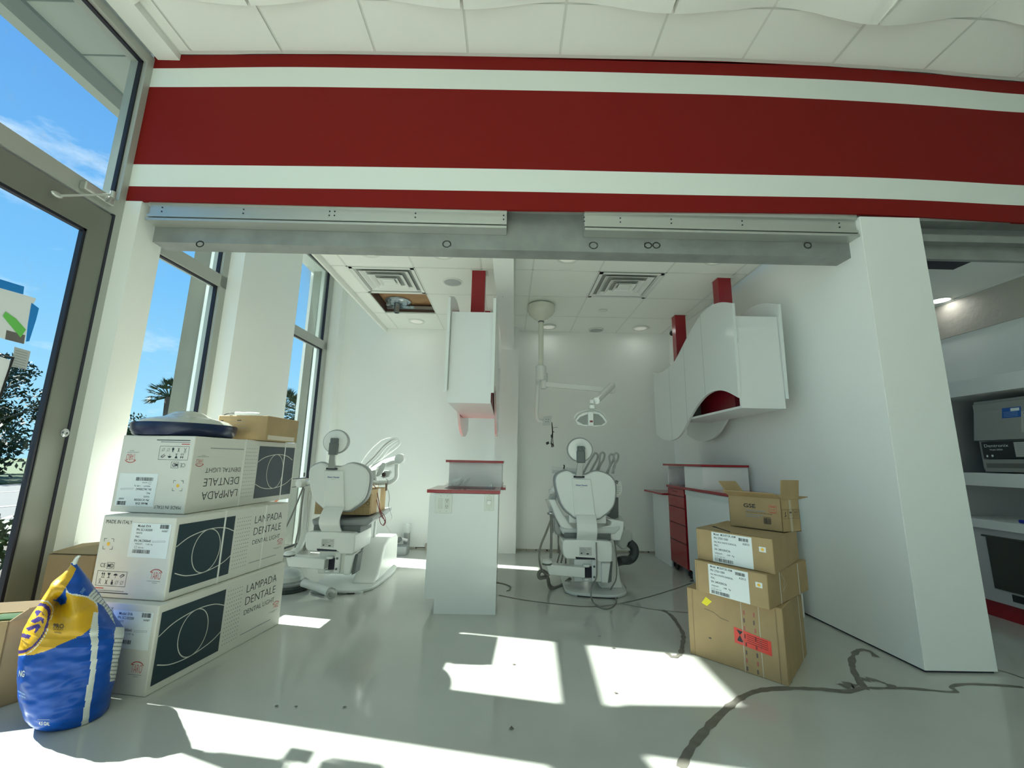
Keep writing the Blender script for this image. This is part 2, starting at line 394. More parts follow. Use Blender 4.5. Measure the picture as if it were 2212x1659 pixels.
# post at the left end, column and partition on the right
MB().box((-2.56, 2.5, 0), (-2.444, 2.70, fz[5][1]-.003)).build('wall_left_post', wallw, smooth=False, **S)
c = MB(); c.box((2.3135, 2.5, .012), (2.712, 2.76, 2.744)); c.build('wall_column', wallw, smooth=False, **S)
p = MB(); p.hexa([(xr(2.51)-.0, 2.502, .012), (xr(2.51)+.25, 2.502, .012), (xr(YB)+.25, YB+.1, .012), (xr(YB), YB+.1, .012), (xr(2.51), 2.502, 2.742), (xr(2.51)+.25, 2.502, 2.742), (xr(YB)+.25, YB+.1, 3.2), (xr(YB), YB+.1, 3.2)])
p.build('wall_right', wallw, smooth=False, **S)
# dark gap under the partition and the torn paper along the column foot
q = MB(); q.hexa([(2.316, 2.51, 0), (2.70, 2.51, 0), (2.70, 2.75, 0), (2.316, 2.75, 0), (2.316, 2.51, .012), (2.70, 2.51, .012), (2.70, 2.75, .012), (2.316, 2.75, .012)])
q.hexa([(xr(2.6)+.012, 2.6, 0), (xr(2.6)+.2, 2.6, 0), (xr(YB)+.2, YB, 0), (xr(YB)+.012, YB, 0), (xr(2.6)+.012, 2.6, .012), (xr(2.6)+.2, 2.6, .012), (xr(YB)+.2, YB, .012), (xr(YB)+.012, YB, .012)])
q.build('trim_4', darkgap, smooth=False, **S)
# back wall, its ragged foot, right corner pilaster, divider column and beam
b = MB(); b.box((-2.8, YB, .02), (2.5, YB+.12, 3.9)); b.build('wall_back', wallw, smooth=False, **S)
q = MB(); q.box((-2.3, YB+.02, 0), (2.2, YB+.1, .02)); q.build('trim_5', darkgap, smooth=False, **S)
q = MB(); r = random.Random(3); x = -1.2
while x < 1.9:
    w = .05+.12*r.random(); q.box((x, YB-.012-.006*r.random(), .0), (x+w, YB-.001, .012+.018*r.random())); x += w+.02*r.random()
q.build('trim_6', mat('torn_paper_edge', (.42, .40, .34), .8), smooth=False, **S)
pc = aty(1452, 730, YB).x
MB().box((pc-.005, YB-.1, 0), (pc+.07, YB-.002, 2.9)).build('wall_corner_pilaster', wallw, smooth=False, **S)
DX0, DX1, DY = -.165, .118, 5.28
MB().box((DX0, DY, 0), (DX1, YB-.002, ZC+.05)).build('wall_divider_column', wallw, smooth=False, **S)
b = MB(); b.hexa([(-.150, 2.64, 2.60), (.008, 2.64, 2.60), (.05, DY, 2.53), (-.105, DY, 2.53), (-.150, 2.64, 3.0), (.008, 2.64, 3.0), (.05, DY, 3.0), (-.105, DY, 3.0)])
b.build('wall_beam', wallw, smooth=False, **S)
# ceilings
def ceilgrid(name, x0, x1, y0, y1, z, xs, ys, skip=(), t=.007, drop=-.002, border=True):
    m_ = MB()
    X = [x0]+[x for x in xs if x0 < x < x1]+[x1]; Y = [y0]+[y for y in ys if y0 < y < y1]+[y1]
    for i in range(len(X)-1):
        for j in range(len(Y)-1):
            if (i, j) in skip: continue
            m_.box((X[i]+t, Y[j]+t, z+.001), (X[i+1]-t, Y[j+1]-t, z+.03), 0)
    for x in X: m_.box((x-t-.001, y0, z+drop*.5), (x+t+.001, y1, z+.012), 1)
    for y in Y: m_.box((x0, y-t-.001, z+drop*.5), (x1, y+t+.001, z+.012), 1)
    m_.box((x0, y0, z+.34), (x1, y1, z+.36), 0)
    m_.build(name, [ceilw, gridw], smooth=False, **S)
LXc = [-1.53, -.905, -.28]; LYc = [2.98, 3.6, 4.22, 4.845, 5.46]
ceilgrid('ceiling_left_bay', -1.68, -.11, 2.64, YB, ZC, LXc, LYc, skip=[(1, 3), (1, 2)])
ceilgrid('ceiling_right_bay', .03, 2.2, 2.64, YB, ZC+.005, [.195, .815, 1.44, 2.07], LYc, skip=[(2, 2)])
# window pocket beyond the dropped ceiling on the left: its bulkhead edge and high lid
MB().box((-1.70, 2.64, ZC-.055), (-1.682, YB-.001, 3.75)).build('trim_7', reveal, smooth=False, **S)
MB().box((-2.75, 2.81, 3.755), (2.6, 5.7, 3.85)).build('ceiling_void', ceilw, smooth=False, **S)

# front room ceiling: flat border row, then wave tiles
GX = [-2.28, -1.65, -.995, -.34, .31, .966, 1.61, 2.25, 2.9, 3.55, 4.2, 4.85, 5.5, 6.15]
def ztop(x, y):   # the ceiling follows the fascia's slightly bowed upper edge near it
    k = min(range(73), key=lambda i: abs(XS[i]-x)); d = fz[0][k]-ZM
    return ZM+d*max(0, 1-(YF-y)/1.6)
m_ = MB()
def patch(x0, x1, y0, y1, fn, nx, ny, mi, zo=0):
    vs = [(x0+(x1-x0)*i/nx, y0+(y1-y0)*j/ny, fn(x0+(x1-x0)*i/nx, y0+(y1-y0)*j/ny)+zo) for j in range(ny+1) for i in range(nx+1)]
    m_.add(vs, [(j*(nx+1)+i, j*(nx+1)+i+1, (j+1)*(nx+1)+i+1, (j+1)*(nx+1)+i) for j in range(ny) for i in range(nx)], mi)
YR = 2.125
patch(-2.6, 6.2, -4.5, YF, lambda x, y: ztop(x, y)+.005, 60, 12, 1)
xs_ = [-2.37]+GX
for a, b_ in zip(xs_, xs_[1:]): patch(a+.008, b_-.008, YR+.008, YF-.03, ztop, 4, 2, 0)
def wave(ix, jy, sgn):
    a, b_ = xs_[ix], xs_[ix+1]
    def fn(x, y):
        t = (x-a)/(b_-a)
        return ztop(x, y)-.006-.045*(1+math.cos(2*PI*(t*.5+(.5 if (ix+jy) % 2 else 0)+.06*jy)))*(.75+.25*math.sin(2*PI*(y/.65)))*(1.15 if x > 1.3 else .8)
    return fn
j = 0; y1 = YR
while y1 > -4:
    y0 = y1-.645
    for ix in range(len(xs_)-1):
        fn = wave(ix, j, 1); a, b_ = xs_[ix]+.01, xs_[ix+1]-.01
        patch(a, b_, y0+.01, y1-.01, fn, 12, 8, 0)
        n = 12   # skirt so the edge has thickness
        top = [(a+(b_-a)*i/n, y1-.01) for i in range(n+1)]
        for pts in (top, [(a+(b_-a)*i/n, y0+.01) for i in range(n+1)], [(a, y0+.01), (a, y1-.01)], [(b_, y0+.01), (b_, y1-.01)]):
            vs = []
            for x, y in pts: vs += [(x, y, fn(x, y)), (x, y, ztop(x, y)+.012)]
            m_.add(vs, [(2*i, 2*i+1, 2*i+3, 2*i+2) for i in range(len(pts)-1)], 0)
    y1 = y0; j += 1
m_.box((-2.6, -4.5, 3.96), (6.2, YF+.02, 4.0), 1)
m_.build('ceiling', [ceilw, gridw], smooth=True, **S)
# bulkhead strip above the storefront glass
MB().box((-2.53, -4.5, 3.835), (-2.375, YF-.001, 3.96)).build('trim_8', reveal, smooth=False, **S)

# ------------------------------------------------------------------ left window wall of the bays
def wallseg(name, y0, y1, z0=0, z1=3.6, depth=.155, parent=None):
    b = MB(); b.hexa([(xl(y0), y0, z0), (xl(y0)-depth-.1, y0, z0), (xl(y1)-depth-.1, y1, z0), (xl(y1), y1, z0), (xl(y0), y0, z1), (xl(y0)-depth-.1, y0, z1), (xl(y1)-depth-.1, y1, z1), (xl(y1), y1, z1)])
    return b.build(name, wallw, smooth=False, **S)
PIER = (3.47, 4.33)
wallseg('wall_pier', *PIER, depth=.2)
wallseg('wall_left_corner', 5.30, YB+.1, depth=.2)
def frame_window(name, y0, y1, zt, zs=None, top=3.6, fx=.125):
    """y0..y1 opening; frame members with glass behind"""
    fw = .075
    def X(y, d): return xl(y)-fx-d
    b = MB()
    def member(ya, yb, za, zb, d0=0, d1=.09, mi=0):
        b.hexa([(X(ya, d0), ya, za), (X(ya, d1), ya, za), (X(yb, d1), yb, za), (X(yb, d0), yb, za), (X(ya, d0), ya, zb), (X(ya, d1), ya, zb), (X(yb, d1), yb, zb), (X(yb, d0), yb, zb)], mi)
    member(y0, y0+fw, 0, top); member(y1-fw, y1, 0, top); member(y0, y1, zt-.05, zt+.055); member(y0, y1, 0, .09); member(y0, y1, top-.06, top)
    panes = [(.09, zt-.05), (zt+.055, top-.06)]
    if zs: member(y0, y1, zs-.04, zs+.04); panes = [(.09, zs-.04), (zs+.04, zt-.05), (zt+.055, top-.06)]
    for a, c_ in panes:      # gasket lines round each pane
        g0, g1 = y0+fw, y1-fw; e = .009
        for ya, yb, za, zb in ((g0, g0+e, a, c_), (g1-e, g1, a, c_), (g0, g1, a, a+e), (g0, g1, c_-e, c_)): member(ya, yb, za, zb, .02, .05, 1)
    o = b.build(name, [framem, gasket], smooth=False, **S)
    gl = MB()
    for a, c_ in panes: gl.add([(X(y0+fw, .045), y0+fw, a), (X(y1-fw, .045), y1-fw, a), (X(y1-fw, .045), y1-fw, c_), (X(y0+fw, .045), y0+fw, c_)], [(0, 1, 2, 3)])
    gg = gl.build('pane', glassm, o, smooth=False)
    return o
ztr = atx(462, 598, xl(3.4)-.13).z
frame_window('window_1', 2.60, 3.475, ztr, .80)
frame_window('window_2', 4.34, 5.29, atx(704, 749, xl(5.2)-.13).z, .80)
MB().box((-2.74, 2.81, 3.59), (-2.2, 5.7, 3.75)).build('wall_left_lintel', wallw, smooth=False, **S)
# exterior piers and ledge between the windows (concrete)
conc = mat('beige_stucco', (.30, .30, .24), .85, var=.15, vscale=3, bump=.2, bscale=40)
for k, (y0, y1, px, py) in enumerate([(3.50, 4.30, 395, 700), (5.33, 6.3, 660, 750)]):
    xo = aty(px, py, y0).x
    MB().box((xo, y0, -.15), (-2.6, y1, 5)).build('wall_exterior_pier', conc, smooth=False, **S)

# ------------------------------------------------------------------ storefront of the front room: door, transom, mullions
XS0 = -2.55
b = MB(); XO = -2.67
def mem(y0, y1, z0, z1, x0=XS0, x1=XO, mi=0): b.box((x1, y0, z0), (x0, y1, z1), mi)
mem(2.455, 2.499, 0, 3.84)                       # end jamb
mem(-4.5, 2.455, 2.60, 2.70); mem(-4.5, 2.455, 3.77, 3.835)
for y in (1.36, .2, -.95, -2.1, -3.25, -4.4): mem(y-.045, y+.045, 0, 3.84)
mem(-4.5, 1.36, 0, .12)
for a, c_ in ((1.405, 2.455), (.245, 1.315), (-.905, .155)):
    for ya, yb, za, zb in ((a, c_, 2.70, 2.713), (a, c_, 3.757, 3.77), (a, a+.012, 2.70, 3.77), (c_-.012, c_, 2.70, 3.77)): mem(ya, yb, za, zb, XS0-.03, XS0-.055, 1)
sf = b.build('window_3', [framem, gasket], smooth=False, **S)
gl = MB()
Y_ = [2.455, 1.36, .2, -.95, -2.1, -3.25, -4.4]
for a, c_ in zip(Y_[1:], Y_):
    gl.add([(XS0-.045, a, 2.7), (XS0-.045, c_, 2.7), (XS0-.045, c_, 3.77), (XS0-.045, a, 3.77)], [(0, 1, 2, 3)])
    if c_ < 2: gl.add([(XS0-.045, a, .12), (XS0-.045, c_, .12), (XS0-.045, c_, 2.6), (XS0-.045, a, 2.6)], [(0, 1, 2, 3)])
gl.build('pane', glassm, sf, smooth=False)
b = MB()                                          # the door leaf
mem(2.318, 2.44, .01, 2.585, XS0-.005, XS0-.05); mem(1.42, 1.54, .01, 2.585, XS0-.005, XS0-.05)
mem(1.54, 2.318, 2.42, 2.585, XS0-.005, XS0-.05); mem(1.54, 2.318, .01, .16, XS0-.005, XS0-.05)
for ya, yb, za, zb in ((2.302, 2.318, .16, 2.42), (1.54, 1.556, .16, 2.42), (1.54, 2.318, 2.404, 2.42), (1.54, 2.318, .16, .176)): mem(ya, yb, za, zb, XS0-.012, XS0-.04, 1)
dr = b.build('door_1', [doorfr, gasket], smooth=False, **S)
MB().add([(XS0-.03, 1.55, .17), (XS0-.03, 2.31, .17), (XS0-.03, 2.31, 2.41), (XS0-.03, 1.55, 2.41)], [(0, 1, 2, 3)]).build('pane', glassm, dr, smooth=False)
lc = atx(141, 935, XS0)
MB().lathe([(.024, 0), (.024, .006), (.018, .01), (.012, .010), (.012, .004)], (XS0-.006, lc.y, lc.z), 24, (1, 0, 0)).build('lock_cylinder', chrome, dr)
MB().box((XS0, 2.441, .05), (XS0-.02, 2.455, 2.6)).build('edge_seal', darkgap, dr, smooth=False)
MB().box((XS0-.1, -4.5, 0), (XS0, 2.5, .006)).build('trim_9', framem, smooth=False, **S)
# door closer
t = thing('door_closer', 'aluminium door closer with folding arm on the frame above the glass door', 'door closer', (XS0+.02, 2.3, 2.64))
b = MB(); P0 = atx(170, 397, XS0); P1 = atx(238, 452, XS0)
b.box((XS0+.001, P0.y, 2.618), (XS0+.045, P1.y-.02, 2.672)); b.build('closer_body', alu, t, bevel=.008)
b = MB(); pv = Vector((XS0+.05, atx(215, 432, XS0).y, 2.64)); b.lathe([(.013, -.02), (.016, 0), (.016, .02)], pv, 16); el_ = atx(243, 424, XS0+.13)
b.tube([pv+Vector((0, 0, -.012)), el_], [.012, .009]); b.lathe([(.014, -.012), (.014, .03)], el_, 16); b.build('closer_arm', alu, t)
b = MB(); sh = atx(118, 420, XS0+.012); b.tube([el_+Vector((0, 0, .012)), sh+Vector((.02, .01, .0))], .006); b.ball(sh+Vector((.012, 0, 0)), (.014, .03, .016)); b.build('forearm', alu, t)
# papers taped on the door glass
XP = XS0-.022
def sheet(name, pp, mm, label, cat, dx=0, group=None, th=.0008):
    P = [atx(*q, XP+dx) for q in pp]
    b = MB(); b.prism(P, (th, 0, 0)); o = b.build(name, mm, smooth=False, label=label, category=cat)
    if group: o['group'] = group
    return o
paper = mat('thin_paper', (.78, .82, .84), .6, trans=.0); 
sheet('paper_notice', [(-40, 600), (0, 621), (50, 636), (78, 645), (66, 670), (60, 700), (53, 742), (10, 733), (-40, 712)], paper, 'large white paper notice taped high on the glass door', 'paper')
bt = mat('blue_painter_tape', (.0, .22, .65), .5); gt = mat('green_tape', (.14, .55, .10), .5)
sheet('tape_strip', [(-40, 590), (0, 603), (52, 619), (50, 636), (0, 622), (-40, 612)], bt, 'blue masking tape along the top of the white notice', 'tape', .0012)
sheet('tape_strip', [(68, 654), (84, 666), (78, 690), (63, 737), (56, 738), (60, 700)], bt, 'blue masking tape down the right edge of the white notice', 'tape', .0012)
sheet('tape_strip', [(12, 673), (34, 688), (56, 712), (44, 729), (6, 683)], gt, 'green tape strip across the corner of the white notice', 'tape', .0024)
sheet('label_plate', [(14, 713), (54, 724), (51, 743), (11, 733)], mat('grey_brown_plate', (.14, .13, .12), .5), 'dark grey label under the green tape on the glass door', 'label', .0014)
sh2 = sheet('paper_receipt', [(31, 749), (66, 759), (57, 798), (25, 792)], mat('receipt_paper', (.45, .48, .48), .6), 'small printed paper slip below the white notice on the door', 'paper')
b = MB()
for k in range(7):
    y_ = 756+k*5.4; P = [atx(x, y, XP+.0015) for x, y in ((34-k*.9, y_), (60-k*1.1, y_+7), (60-k*1.1, y_+8.4), (34-k*.9, y_+1.4))]; b.add(P, [(0, 1, 2, 3)])
o = b.build('printed_lines', grey_ink, smooth=False); o.parent = sh2; o.matrix_parent_inverse = Matrix.Translation(-sh2.location)
sheet('door_sign', [(-40, 764), (0, 770), (22, 778), (10, 830), (0, 862), (-40, 960)], paper, 'white sheet in a black edged holder on the glass door', 'sign', .0004)
b = MB(); A, B_, C_ = atx(-40, 758, XP), atx(28, 772, XP), atx(-8, 880, XP)
b.tube([A, B_, C_], .006, 6); b.build('sign_holder_rod', black, label='bent black rod edging the white sheet on the glass door', category='rod')

# ------------------------------------------------------------------ outside
soff = mat('grey_green_soffit', (.34, .38, .34), .7); dark_s = mat('soffit_beam', (.16, .19, .18), .7)
b = MB(); ZS = 4.20
xe = atz(100, 70, ZS).x
b.box((-3.70, -5, ZS), (-2.56, 3.62, ZS+.2), 0)
for k in range(-12, 9): b.box((-3.44, k*.40, ZS-.004), (-2.6, k*.40+.01, ZS), 1)
b.box((-3.60, -5, ZS-.03), (-3.44, 3.6, ZS), 1); b.box((-3.70, -5, ZS-.03), (-3.60, 3.62, ZS), 0); b.box((-3.05, -5, ZS-.015), (-2.9, 3.6, ZS-.003), 0)
b.build('roof_overhang', [soff, dark_s], smooth=False, **S)
gm = MB(); ZG = -.15
walk = mat('concrete_walk', (.17, .165, .15), .8, var=.1, vscale=2); asph = mat('asphalt', (.075, .08, .08), .85, var=.12, vscale=2)
grass = mat('lawn_grass', (.045, .085, .016), .9, var=.4, vscale=8, bump=.3); mulch = mat('mulch_bed', (.09, .077, .06), .95, var=.5, vscale=9)
def strip(name, x0, x1, mm, z=ZG): MB().box((x0, -14, z-.1), (x1, 70, z)).build(name, mm, smooth=False, **S)
strip('ground_walk', -4.2, -2.7, walk); strip('ground_bed', -7.5, -4.2, mulch); strip('ground_kerb', -9.0, -7.5, walk, ZG+.01)
strip('ground_road', -19, -9.0, asph); strip('ground_lawn', -90, -19, grass, ZG+.06)
for x in (-11.5, -15.5): MB().box((x, -14, ZG), (x+.25, 70, ZG+.006)).build('ground_line_marking', walk, smooth=False, **S)
leafm = mat('leaf_green', (.022, .045, .010), .6, var=.5, vscale=2.5); leafm2 = mat('bright_leaf_green', (.04, .075, .02), .6, var=.4, vscale=2.5); bark = mat('bark', (.12, .09, .06), .9)
def foliage(c, r, n, size, mm, name, parent, seed=1, flat=1.0):
    rr = random.Random(seed); b = MB()
    blobs = [(rr.uniform(-.6, .6), rr.uniform(-.6, .6), rr.uniform(-.5, .6), rr.uniform(.35, .6)) for _ in range(9)]
    for i in range(n):
        bx_, by_, bz_, br = rr.choice(blobs)
        d = Vector((rr.gauss(0, 1), rr.gauss(0, 1), rr.gauss(0, 1))).normalized()*br*(rr.random()**.4)
        p = Vector(c)+Vector(((bx_+d.x)*r[0], (by_+d.y)*r[1], (bz_+d.z)*r[2]))
        u = Vector((rr.gauss(0, 1), rr.gauss(0, 1), rr.gauss(0, 1))).normalized()*size*rr.uniform(.6, 1.3); w = Vector((rr.gauss(0, 1), rr.gauss(0, 1), rr.gauss(0, 1))); w = (w-u*(w.dot(u)/u.dot(u))).normalized()*size*.4
        b.add([p-u, p-w, p+u, p+w], [(0, 1, 2, 3)])
    return b.build(name, mm, parent, smooth=False)
def tree(x, y, h, r, lab_, seed, mm=leafm, name='tree', n=2600):
    t = thing(name, lab_, 'tree', (x, y, ZG), 'trees across the road')
    rr = random.Random(seed); b = MB(); b.tube([(x, y, ZG), (x+.1, y, h*.35), (x, y+.1, h*.7)], [.22, .18, .08], 8)
    for k in range(5):
        a = rr.uniform(0, 6.3); b.tube([(x, y, h*(.3+.08*k)), (x+math.cos(a)*r*.6, y+math.sin(a)*r*.6, h*(.55+.08*k))], [.08, .03], 6)
    b.build('trunk', bark, t)
    foliage((x, y, h*.66), (r, r, h*.42), int(n*1.9), .14, mm, 'foliage', t, seed)
tree(-26, 20, 6.2, 4.0, 'broad dark tree beyond the lawn, nearest the left edge of the picture', 1)
tree(-27, 24.5, 4.6, 3.0, 'lower bushy tree beyond the road seen just left of the door stile', 2)
tree(-38, 17, 10.0, 4.5, 'tall tree at the far left across the road, partly behind the door papers', 3)
tree(-26, 31, 3.6, 2.6, 'small pale green tree seen low in the first window above the stacked cartons', 4, leafm2, n=1500)
tree(-24, 62, 8.0, 5.0, 'distant tree line clump seen low in the far window', 5, n=1500)
def palm(x, y, h, lab_, seed, L=1.7):
    t = thing('palm_tree', lab_, 'tree', (x, y, ZG), 'palms beyond the windows'); rr = random.Random(seed)
    MB().tube([(x, y, ZG), (x+.1, y, h*.5), (x, y, h)], [.2, .15, .14], 10).build('trunk', bark, t)
    b = MB()
    for k in range(34):
        a = rr.uniform(0, 2*PI); e = rr.uniform(-.5, 1.25); d = Vector((math.cos(a)*math.cos(e), math.sin(a)*math.cos(e), math.sin(e))); s_ = Vector((-math.sin(a), math.cos(a), 0))
        base = Vector((x, y, h)); tip0 = base+d*L*.55; 
        b.tube([base, tip0], .02, 4)
        for q_ in range(-6, 7):
            dd = (d*math.cos(q_*.16)+s_*math.sin(q_*.16)).normalized(); tip = tip0+dd*L*.5*(1-.03*abs(q_))-Vector((0, 0, .12*L*rr.random()))
            w = d.cross(dd); w = (w.normalized() if w.length > .01 else s_)*.025*L*.6
            up_ = dd.cross(Vector((0, 0, 1))).normalized()*.03
            b.add([tip0-up_*.3, tip0+dd*L*.25-up_, tip, tip0+dd*L*.25+up_], [(0, 1, 2, 3)])
    b.build('fronds', leafm2, t, smooth=False)
def at_dist(px, py, x): return atx(px, py, x)
q = at_dist(366, 858, -13); palm(q.x, q.y, q.z, 'fan palm seen through the first window beside the beige pier', 3, .8)
q = at_dist(607, 890, -12.5); palm(q.x, q.y, q.z, 'fan palm seen at the left edge of the far window', 5, 1.5)
q = at_dist(655, 893, -9.0); palm(q.x, q.y, q.z, 'fan palm behind the exterior pier in the far window', 6, 1.0)
def shrub(x, y, r, h, lab_, seed, mm=leafm2, n=700, sz=.06):
    t = thing('shrub', lab_, 'shrub', (x, y, ZG), 'shrubs outside the door')
    foliage((x, y, ZG+h*.55), (r, r, h*.6), n, sz, mm, 'foliage', t, seed)
    MB().tube([(x, y, ZG), (x, y, ZG+h*.5)], .02, 6).build('stem', bark, t)
shrub(-4.7, 3.35, .45, .75, 'long-leaved shrub close outside the glass door', 11, n=900)
shrub(-5.0, 4.2, .4, .7, 'spiky grey-green shrub behind the nearest shrub outside the door', 12, n=700)
shrub(-4.6, 2.55, .4, .55, 'low shrub at the left edge outside the door glass', 13, leafm, n=700)
shrub(-20.5, 17, 1.3, 2.1, 'rounded hedge shrub on the lawn across the road', 14, leafm, n=900, sz=.13)
shrub(-20.5, 13, 1.3, 1.9, 'darker hedge shrub on the lawn left of the rounded one', 15, leafm, n=900, sz=.13)
# banner outside the far window
sg = thing('banner_sign', 'white banner with orange lettering outside the far window behind the cartons', 'sign', (-2.66, 4.9, .12))
b = MB(); b.box((-2.68, 4.45, ZG), (-2.665, 5.22, .78)); b.build('banner_panel', mat('banner_white', (.8, .82, .85), .5), sg, smooth=False)
F = Face((-2.664, 5.22, .12), (0, -1, 0), (0, 0, 1))
F = Face((-2.664, 4.45, .12), (0, 1, 0), (0, 0, 1)); orn = mat('banner_orange', (.75, .12, .02), .5)
F.text('9163', .30, .18, .10, orn, .30); F.line([(.12, .42), (.3, .52), (.5, .56), (.62, .5), (.5, .45)], .03, orn); F.line([(.1, .55), (.2, .38), (.32, .6)], .012, blueink); F.text('DENTAL', .08, .05, .07, blueink, .4)
F.build(sg, 'lettering')
# ------------------------------------------------------------------ ceiling fixtures
lens = mat('downlight_lens', (.85, .86, .80), .4, emit=(1, .98, .86), estr=.12)
lensb = mat('downlight_lens_lit', (.9, .9, .9), .4, emit=(1, .98, .95), estr=6)
def downlight(px, py, label, power=.22, lm=lens, zc=ZC, r=.077):
    c = atz(px, py, zc); t = thing('downlight', label, 'ceiling light', (c.x, c.y, zc-.01), 'recessed downlights')
    b = MB(); b.lathe([(r+.028, 0), (r+.026, -.010), (r+.004, -.013), (r, -.004)], (c.x, c.y, zc+.002), 32); b.build('trim_ring', gridw, t)
    b = MB(); b.lathe([(r, -.004), (r*.7, -.0065), (0.001, -.007)], (c.x, c.y, zc), 32); b.build('lamp_lens', lm, t)
    ld = bpy.data.lights.new('downlight_lamp', 'AREA'); ld.shape = 'DISK'; ld.size = .14; ld.energy = power; ld.color = (.97, 1, .93)
    lo = bpy.data.objects.new('downlight_lamp', ld); scn.collection.objects.link(lo); lo.parent = t; lo.location = (0, 0, -.012)
downlight(796, 543, 'round downlight nearest the windows in the left bay, beside the square air grille')
downlight(955, 547, 'round downlight in the left bay near the red post')
downlight(900, 694, 'small far downlight behind the open plywood hatch')
downlight(1227, 556, 'round downlight in front of the square air grille of the right bay')
downlight(1548, 560, 'round downlight above the hanging cabinet by the right wall')
downlight(1185, 706, 'far downlight just behind the round lamp mount on the ceiling')
downlight(1383, 709, 'far downlight near the security camera')
for px, py, lb in ((978, 609, 'round grey ceiling speaker beside the red post'), (1288, 713, 'round ceiling speaker at the far end of the right bay')):
    c = atz(px, py, ZC); t = thing('ceiling_speaker', lb, 'speaker', (c.x, c.y, ZC-.01), 'ceiling speakers')
    MB().lathe([(.10, 0), (.098, -.008), (.085, -.010), (.084, -.005)], (c.x, c.y, ZC+.002), 32).build('rim', gridw, t)
    MB().lathe([(.084, -.004), (.05, -.007), (.001, -.008)], (c.x, c.y, ZC), 32).build('grille', mat('speaker_grille', (.45, .48, .48), .7), t)
c = atz(1303, 671, ZC); t = MB().lathe([(.05, 0), (.045, -.006), (.001, -.008)], (c.x, c.y, ZC), 24).build('sprinkler_cover', gridw, label='small round white cover plate in a tile behind the right bay air grille', category='cover plate')
def diffuser(x0, x1, y0, y1, label):
    z = ZC; cx, cy_ = (x0+x1)/2, (y0+y1)/2; hx, hy = (x1-x0)/2-.012, (y1-y0)/2-.012
    t = thing('air_diffuser', label, 'air vent', (cx, cy_, z-.03), 'square ceiling air diffusers')
    wm = mat('diffuser_white', (.80, .83, .79), .45)
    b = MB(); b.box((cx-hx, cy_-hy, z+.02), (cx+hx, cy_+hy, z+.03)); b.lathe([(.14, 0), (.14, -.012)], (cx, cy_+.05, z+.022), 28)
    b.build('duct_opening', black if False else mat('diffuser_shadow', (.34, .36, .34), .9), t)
    for i, (s0, s1, zz) in enumerate([(1.0, .86, -.002), (.78, .62, -.006), (.56, .40, -.012), (.34, .20, -.018)]):
        b = MB(); o_ = [(-1, -1), (1, -1), (1, 1), (-1, 1)]
        A = [(cx+a*hx*s0, cy_+c_*hy*s0, z+zz) for a, c_ in o_]; B2 = [(cx+a*hx*s1, cy_+c_*hy*s1, z+zz+.028) for a, c_ in o_]
        A2 = [(cx+a*hx*(s0-.035), cy_+c_*hy*(s0-.035), z+zz) for a, c_ in o_]
        b.add(A+A2+B2, [(k, (k+1) % 4, 4+(k+1) % 4, 4+k) for k in range(4)]+[(4+k, 4+(k+1) % 4, 8+(k+1) % 4, 8+k) for k in range(4)])
        if i == 3: b.box((cx-hx*s1, cy_-hy*s1, z+zz+.005), (cx+hx*s1, cy_+hy*s1, z+zz+.012))
        if i == 0: b.box((cx-hx*1.0, cy_-hy, z-.004), (cx-hx*.9, cy_+hy, z)); b.box((cx+hx*.9, cy_-hy, z-.004), (cx+hx, cy_+hy, z)); b.box((cx-hx, cy_-hy, z-.004), (cx+hx, cy_-hy*.9, z)); b.box((cx-hx, cy_+hy*.9, z-.004), (cx+hx, cy_+hy, z))
        b.build('louvre', wm, t, smooth=False)
diffuser(-1.53, -.905, 3.6, 4.22, 'square louvred air diffuser in the left bay ceiling')
diffuser(.815, 1.44, 3.6, 4.22, 'square louvred air diffuser in the right bay ceiling')
# open hatch with plywood and a galvanised pipe flange
ply = mat('plywood', (.42, .25, .12), .6, var=.3, vscale=5, vcol=(.32, .17, .075)); galv = mat('galvanised_steel', (.45, .52, .55), .3, .85)
t = thing('plywood_hatch_panel', 'orange-brown plywood panel showing in the open ceiling tile of the left bay', 'panel', (-1.22, 4.53, ZC+.09))
b = MB(); b.box((-1.53, 4.2, ZC+.11), (-.89, 4.87, ZC+.13)); b.build('plywood_sheet', ply, t, smooth=False)
b = MB(); b.box((-1.525, 4.83, ZC+.02), (-.91, 4.843, ZC+.11)); b.box((-1.528, 4.23, ZC+.02), (-1.515, 4.84, ZC+.11)); b.build('hatch_edge', mat('dark_brown_edge', (.08, .04, .025), .7), t, smooth=False)
b = MB(); b.box((-1.5, 4.79, ZC+.04), (-.92, 4.815, ZC+.075)); b.build('hatch_rail', galv, t, smooth=False)
fc = atz(860, 655, ZC+.08); t = thing('pipe_flange', 'round galvanised steel mounting flange with pipe stub in the ceiling hatch', 'flange', (fc.x, fc.y, ZC))
b = MB(); b.lathe([(.15, 0), (.15, -.012), (.12, -.016), (.105, -.03), (.05, -.034), (.05, -.02)], (fc.x, fc.y, ZC+.108), 36); b.build('flange_plate', galv, t)
b = MB(); b.lathe([(.034, 0), (.034, -.12), (.028, -.12), (.028, -.04)], (fc.x-.01, fc.y-.0, ZC+.08), 24); b.build('pipe_stub', galv, t)
for k in range(6):
    a = k*PI/3+.3; MB().lathe([(.009, 0), (.009, -.012)], (fc.x+.125*math.cos(a), fc.y+.125*math.sin(a), ZC+.098), 6).build('bolt', chrome, t)
b = MB(); b.tube([(fc.x-.09, fc.y-.1, ZC+.09), (fc.x-.07, fc.y-.08, ZC+.03), (fc.x-.11, fc.y-.06, ZC+.04)], .017, 10); b.build('conduit_stub', galv, t)

